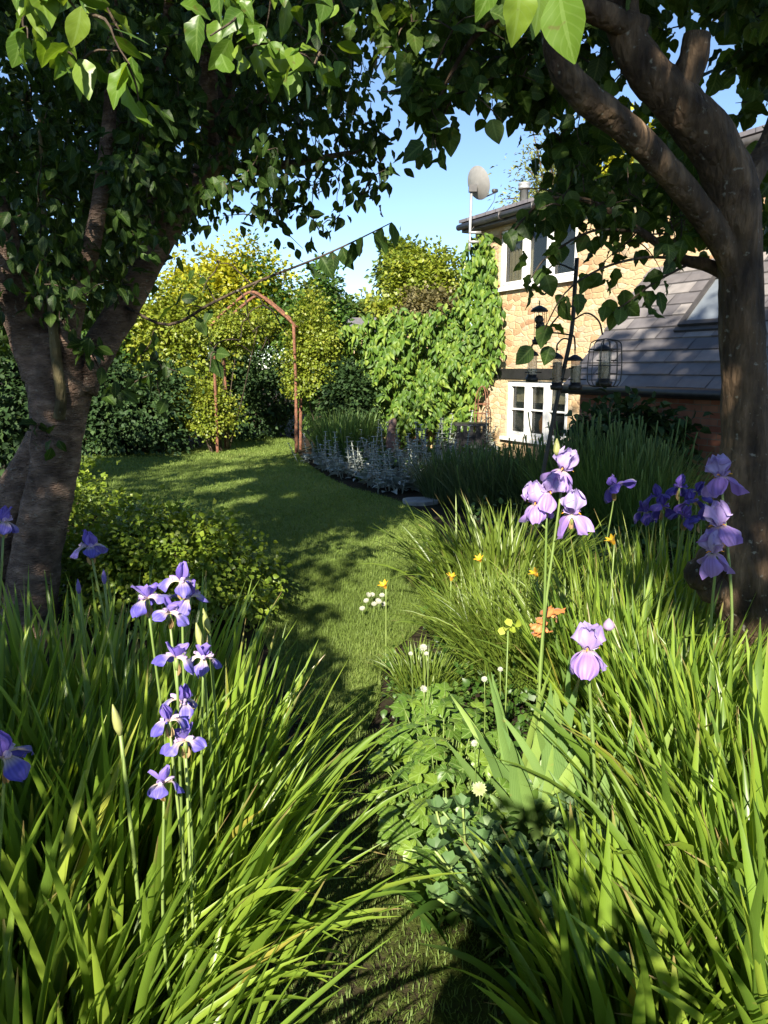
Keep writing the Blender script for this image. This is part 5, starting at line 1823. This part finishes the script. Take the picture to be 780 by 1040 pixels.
bi = thing('bearded_iris', 'tall lilac bearded iris with several blooms above grey green swords', 'iris', tuple(P(545, 780, 2.5) * (1, 1, 0)))
bb = P(540, 790, 2.5) * (1, 1, 0)
for (dx, dy, n, L0, L1, az, sp) in ((-.08, -.06, 9, .5, .72, .12, .6), (.05, -.1, 8, .45, .68, -.2, .45), (.14, .04, 8, .45, .66, .25, .5), (-.02, -.22, 7, .32, .52, .0, .6), (.2, -.2, 7, .35, .55, .1, .5)):
    sword_fan(bi, bb + (dx, dy, .02), n, L0, L1, az, sp)
sA = [P(572, 478, 2.5), P(556, 500, 2.46), P(581, 522, 2.42)]
flower_stem(bi, bb + (-.01, .02, 0), [sA[1], P(545, 512, 2.47)], 'bearded', .005, .80)
s2 = flower_stem(bi, bb + (.03, 0, 0), [sA[0], sA[2]], 'bearded', .005, .86)
t = P(565, 462, 2.5)
bud_mesh(t, .055, .012).build('bud', M['bud'], s2)
bi2 = thing('bearded_iris', 'shorter bearded iris with one pale lilac bloom over straps', 'iris', tuple(P(600, 800, 2.0) * (1, 1, 0)))
b2 = P(612, 800, 2.05) * (1, 1, 0)
sword_fan(bi2, b2, 7, .4, .62, .2, .5)
sword_fan(bi2, b2 + (.12, .1, 0), 7, .45, .7, -.2, .5)
s3 = flower_stem(bi2, b2, [P(597, 660, 2.02)], 'bearded', .0058, .85)
t = P(618, 640, 2.05)
mb = bud_mesh(t, .035, .017)
mb.build('opening_bud', M['brd_std'], s3)
bi3 = thing('bearded_iris', 'lilac bearded irises in front of the right hand trunk', 'iris', tuple(P(728, 640, 2.9) * (1, 1, 0)))
b3 = P(728, 700, 2.9) * (1, 1, 0)
sword_fan(bi3, b3, 7, .4, .6, .1, .45)
sword_fan(bi3, b3 + (-.15, .1, 0), 6, .4, .6, .3, .45)
flower_stem(bi3, b3, [P(733, 485, 2.9)], 'bearded', .006, 1.0)
flower_stem(bi3, b3 + (.02, -.03, 0), [P(731, 535, 2.85), P(724, 562, 2.83)], 'bearded', .006, 1.0)

di = thing('iris_clump', 'deep violet irises in the shade before the brick wall', 'iris', tuple(P(680, 600, 4.0) * (1, 1, 0)))
dc_ = P(672, 600, 4.0) * (1, 1, 0)
blade_clump(240, dc_, .4, .3, .5, .85, .012, .022, (.03, .35), (.05, .5), None, 'strap', parent=di, seg=7)
for (x, y, Y) in ((625, 494, 3.7), (668, 505, 4.0), (690, 495, 4.0), (702, 510, 3.9), (672, 515, 3.9), (695, 525, 3.8), (712, 528, 3.8), (655, 520, 4.1), (708, 500, 4.0)):
    t = P(x, y, Y)
    flower_stem(di, (t[0] + random.uniform(-.04, .04), Y + .03, 0), [t], 'dark', .0042, 1.2)

# daylilies
def daylily(label, px, Y, n, rx, ry, L0, L1, w0, w1, fl):
    c = P(px, 600, Y) * (1, 1, 0)
    o = thing('daylily', label, 'daylily', tuple(c), 'daylilies beside the lawn')
    blade_clump(n, c, rx, ry, L0, L1, w0, w1, (.05, .75), (.3, 1.5), None, 'thin', parent=o, seg=7, basew=.9)
    for (x, y, dY) in fl:
        mb = MB()
        t = P(x, y, Y + dY)
        mb.tube(curve([(t[0] + random.uniform(-.05, .05), Y + dY + .05, 0), (t[0], Y + dY + .03, t[2] * .5), t], 9), .0035, 5)
        st = mb.build('flower_stem', M['stem'], o)
        f = MB()
        tl = tilt_m(random.uniform(-.2, .7), random.uniform(-.7, .7))
        for q in range(6):
            petal(f, t, q * PI / 3, .052, .017 + .005 * (q % 2), .25, 1.05, [.4, .8, 1, .9, .6, .1], .1, .04, 0, tl)
        f.build('flower', M['yellowpetal'], st)
    return o


daylily('thick grassy daylily mound with yellow flowers right of the sunlit lawn', 500, 4.1, 720, .27, .34, .32, .56, .006, .012, [(458, 590, -.1), (488, 571, .1)])
daylily('grassy daylily mound with one yellow flower left of bearded iris', 535, 3.7, 560, .25, .3, .4, .66, .006, .012, [(546, 586, -.2)])
daylily('taller daylily mound with upright leaves behind the yellow flowers', 510, 4.9, 420, .42, .3, .55, .85, .012, .022, [])
daylily('daylily with an orange yellow flower in the shade right of bearded iris', 615, 3.4, 320, .3, .3, .5, .85, .010, .018, [(624, 553, -.2)])
daylily('small grassy tuft spilling onto the lawn corner by daisies', 432, 3.5, 280, .13, .22, .18, .32, .004, .009, [(392, 598, .3)])
sg = thing('strap_clump', 'clump of upright green leaves in shade left of right trunk', 'plant', tuple(P(660, 620, 3.0) * (1, 1, 0)))
blade_clump(420, P(665, 640, 3.0) * (1, 1, 0), .36, .35, .45, .8, .012, .024, (.03, .5), (.05, .8), None, 'strap', parent=sg, seg=7)

# strap leaved clumps at bottom right
for (lb, c, n, rx, ry, L0, L1, bias) in (
        ('sunlit clump of broad strap leaves at the right edge below trunk', (1.12, 2.0, 0), 230, .3, .32, .5, .85, (2.8, .2)),
        ('sunlit clump of yellow green straps in the bottom right corner', (.90, 1.5, 0), 190, .2, .28, .45, .78, (2.6, .25)),
        ('shaded clump of strap leaves at bottom centre right', (.56, 1.45, 0), 150, .18, .25, .35, .6, (2.6, .25)),
        ('tall strap leaved clump between the pale iris bloom and right edge', (1.05, 2.5, 0), 170, .22, .25, .45, .75, (2.2, .2))):
    o = thing('strap_clump', lb, 'plant', c, 'strap leaved clumps in the right bed')
    blade_clump(int(n * 1.25), c, rx, ry, L0, L1, .017, .036, (.03, .55), (.05, 1.0), bias, 'strap', parent=o, seg=8)

# palmate leaved perennial
pa = thing('masterwort', 'leafy perennial of palmate green leaves with pale flowers beside the path', 'plant', (.16, 2.45, 0))
mb = MB()
stm = MB()
n = 270
for q in range(n):
    a = random.random() * 6.28
    r = math.sqrt(random.random())
    p = np.array([.215 + .24 * r * math.cos(a), 2.55 + .62 * r * math.sin(a), .06 + .30 * random.random() * (1.1 - .6 * r)])
    b = np.array([p[0] - .1 * math.cos(a) * r, p[1] - .2 * math.sin(a) * r, 0])
    stm.tube(curve([b, (b + p) / 2 + (0, 0, .05), p], 5), .0022, 4)
    tiltv = nrmz(np.array([random.gauss(0, .3) + .15 * math.cos(a), random.gauss(0, .3) - .35, 1.0]))
    e1 = nrmz(np.cross(tiltv, [random.gauss(0, 1), random.gauss(0, 1), .1]))
    e2 = np.cross(tiltv, e1)
    angs = np.array([-1.9, -.95, 0, .95, 1.9]) + rng.normal(0, .1, 5)
    dirs = np.cos(angs)[:, None] * e1 + np.sin(angs)[:, None] * e2 - tiltv * .12
    L = random.uniform(.045, .075)
    add_leaves(mb, np.tile(p, (5, 1)), dirs, np.tile(tiltv, (5, 1)), L * np.array([.75, .92, 1, .92, .75]), .78, LEAF, 0, .8, np.full(5, random.random()))
mb.build('foliage', M['palm'], pa)
stm.build('stem', M['stem'], pa)
for (x, y, Y, s, m_) in ((487, 802, 2.0, .026, 'greenwhite'), (430, 658, 3.0, .02, 'whitepetal'), (433, 664, 2.95, .012, 'whitepetal'), (430, 700, 2.75, .018, 'whitepetal'), (482, 755, 2.3, .014, 'whitepetal'), (417, 664, 3.05, .012, 'whitepetal'), (492, 690, 2.6, .014, 'whitepetal'), (508, 680, 2.6, .012, 'whitepetal')):
    f = MB()
    t = P(x, y, Y)
    st = MB()
    st.tube(curve([(t[0], Y + .04, 0), (t[0] + .01, Y + .03, t[2] * .6), t], 7), .002, 4)
    so = st.build('flower_stem', M['stem'], pa)
    tl = tilt_m(.7, random.gauss(0, .3))
    for q in range(14):
        petal(f, t, q * 2 * PI / 14, s * .9, s * .42, .9 + .3 * (q % 2), 1.5, [.5, 1, .9, .1], .1, .02, 0, tl, 1, 4, 3)
    f.build('flower', M[m_], so)

# sedum in the viewer's shade
se = thing('sedum', 'fleshy grey green sedum in deep shade beside the palmate plant', 'plant', (.34, 1.9, 0))
mb = MB()
st = MB()
for q in range(40):
    b = np.array([.36 + random.gauss(0, .07), 1.9 + random.gauss(0, .12), 0])
    h = random.uniform(.14, .36)
    t = b + np.array([random.gauss(0, .1), random.gauss(0, .1) - .03, h])
    c = curve([b, (b + t) / 2, t], 8)
    st.tube(c, .004, 5)
    for k in range(2, 8):
        m = 3 if k < 6 else 6
        aa = rng.random() * 6 + np.arange(m) * 2 * PI / m + rng.normal(0, .4, m)
        dd = np.stack([np.cos(aa), np.sin(aa), np.full(m, .35 + .12 * k)], -1)
        add_leaves(mb, np.tile(c[k], (m, 1)), dd, np.tile([0, 0, 1.], (m, 1)), rng.uniform(.03, .052, m), .85, ROUND, 0, .7)
mb.build('foliage', M['sedum'], se)
st.build('stem', M['stem'], se)

# big leafed plant at the path edge, yellow leaf, lime seedling
ho = thing('plantain_lily', 'arching broad leaves with one yellowing leaf at the path edge', 'plant', tuple(G(440, 960)))
c = G(445, 940)
mb = MB()
n = 16
az = np.concatenate([rng.uniform(2.2, 4.4, 9), rng.uniform(0, 6.28, 7)])
add_blades(mb, c + np.stack([rng.normal(0, .04, n), rng.normal(0, .06, n), np.zeros(n)], -1), az, rng.uniform(.2, .36, n), rng.uniform(.03, .05, n), rng.uniform(.2, .6, n), rng.uniform(.6, 1.5, n), seg=8, taper=.4, basew=.3)
mb.build('foliage', M['mid'], ho)
mb = MB()
add_blades(mb, np.array([P(455, 880, 1.95) * (1, 1, 0) + (0, 0, .1)]), np.array([3.6]), np.array([.2]), np.array([.02]), np.array([.5]), np.array([1.3]), seg=7)
mb.build('yellow_leaf', M['yleaf'], ho)
lm = thing('lime_seedling', 'small seedling with bright lime leaves before the orange bloom', 'plant', tuple(P(522, 650, 2.75) * (1, 1, 0)))
mb = MB()
st = MB()
t = P(516, 640, 2.75)
st.tube([(t[0], 2.75, 0), t], .003, 5)
pos = np.array([P(x, y, 2.75) for x, y in ((514, 638), (508, 645), (520, 634), (524, 642), (515, 628), (528, 630))])
add_leaves(mb, pos, rng.normal(0, .6, (6, 3)) + (0, -.3, -.1), rng.normal(0, .3, (6, 3)) + (0, -.5, .8), .036, 1, LEAF)
mb.build('foliage', M['yleaf'], lm)
st.build('stem', M['stem'], lm)
pp_ = thing('poppy', 'crumpled orange bloom drooping behind the grey green swords', 'flower', tuple(P(553, 660, 2.7) * (1, 1, 0)))
st = MB()
t = P(553, 632, 2.72)
st.tube(curve([(t[0], 2.75, 0), (t[0] - .01, 2.75, t[2] * .6), t], 8), .004, 5)
st.build('stem', M['stem'], pp_)
f = MB()
for q in range(11):
    petal(f, t + rng.normal(0, .012, 3) * (1, 1, 2.2), rng.random() * 6.3, .05, .05, random.uniform(-.6, 1.4), random.uniform(1.6, 3.2), [.4, .8, 1, 1, .6], -.3, .35, 0, None, .8, 9, 9)
f.build('flower', M['orangepetal'], pp_)

# daisies at the lawn corner
da = thing('daisy', 'cluster of small white daisies on the sunlit lawn corner', 'flower', tuple(G(380, 618)))
for (x, y) in ((372, 612), (378, 606), (384, 610), (388, 603), (380, 614), (390, 611), (368, 617), (385, 616), (374, 604)):
    g_ = G(x, y + random.uniform(-5, 5), random.uniform(.06, .11))
    s_ = MB()
    s_.tube([(g_[0], g_[1] + .01, 0), g_], .002, 4)
    so = s_.build('flower_stem', M['stem'], da)
    f = MB()
    tl = tilt_m(.6, random.gauss(0, .3))
    for q in range(9):
        petal(f, g_, q * 2 * PI / 9, .02, .011, 1.1, 1.5, [.5, 1, 1, .4], 0, 0, 0, tl, 1, 4, 3)
    f.build('flower', M['whitepetal'], so)

# low ground cover filling the soil between the plants (nobody could count it)
mb = MB()


def cover(n, xr, yr, h, L):
    pos = np.stack([rng.uniform(*xr, n), rng.uniform(*yr, n), rng.random(n) ** 1.5 * h], -1)
    add_leaves(mb, pos, rng.normal(0, 1, (n, 3)) + (0, 0, .3), rng.normal(0, .4, (n, 3)) + (0, 0, 1), rng.uniform(L * .5, L * 1.3, n), .9, LEAF)


cover(1300, (.0, .7), (2.9, 4.0), .12, .035)
cover(2600, (.3, 1.7), (1.2, 4.0), .22, .04)
cover(1800, (.25, 1.9), (3.6, 6.2), .25, .05)
cover(1500, (-1.6, -.35), (1.2, 3.3), .12, .04)
cover(2200, (.9, 3.2), (6, 9.5), .3, .06)
cover(2000, (-.4, 2.2), (10.5, 14.6), .3, .07)
cover(4200, (1.6, 4.2), (2.0, 8.0), .22, .055)
cover(3200, (-4.6, -2.0), (2.6, 8.5), .22, .055)
tag(mb.build('ground_cover', M['mid']), None, None, None, 'stuff')

# ================================================================== LIGHT, SKY, CAMERA
w = bpy.data.worlds.new('World')
sc.world = w
w.use_nodes = True
nt = w.node_tree
nt.nodes.clear()
sky = nt.nodes.new('ShaderNodeTexSky')
sky.sky_type = 'NISHITA'
sky.sun_disc = False
sky.sun_elevation = SUN_EL
sky.sun_rotation = PI + SUN_AZ
sky.altitude = 1800
sky.air_density = 1.0
sky.dust_density = .15
sky.ozone_density = 2.6
bg = nt.nodes.new('ShaderNodeBackground')
bg.inputs[1].default_value = .074
wo = nt.nodes.new('ShaderNodeOutputWorld')
nt.links.new(sky.outputs[0], bg.inputs[0])
nt.links.new(bg.outputs[0], wo.inputs[0])

sl_ = bpy.data.lights.new('sun', 'SUN')
sl_.energy = 4.9
sl_.angle = rad(.5)
sl_.color = (1, .92, .78)
so = bpy.data.objects.new('sun', sl_)
so.rotation_euler = Vector(SUNDIR).to_track_quat('Z', 'Y').to_euler()
so.location = (-5, -20, 15)
COL.objects.link(so)

cd = bpy.data.cameras.new('camera')
cam = bpy.data.objects.new('camera', cd)
COL.objects.link(cam)
cam.location = (0, 0, CAMZ)
cam.rotation_euler = (PI / 2 - PITCH, 0, 0)
cd.sensor_fit = 'VERTICAL'
cd.sensor_height = 36
cd.lens = FPX / 1040 * 36
cd.clip_start = .02
cd.clip_end = 2000
sc.camera = cam

vs = sc.view_settings
vs.view_transform = 'Standard'
vs.look = 'None'
vs.exposure = 1.6
vs.gamma = 1
vs.use_curve_mapping = False
sc.cycles.max_bounces = 8
sc.cycles.diffuse_bounces = 4
sc.cycles.transmission_bounces = 6
sc.cycles.transparent_max_bounces = 12
sc.cycles.use_denoising = True
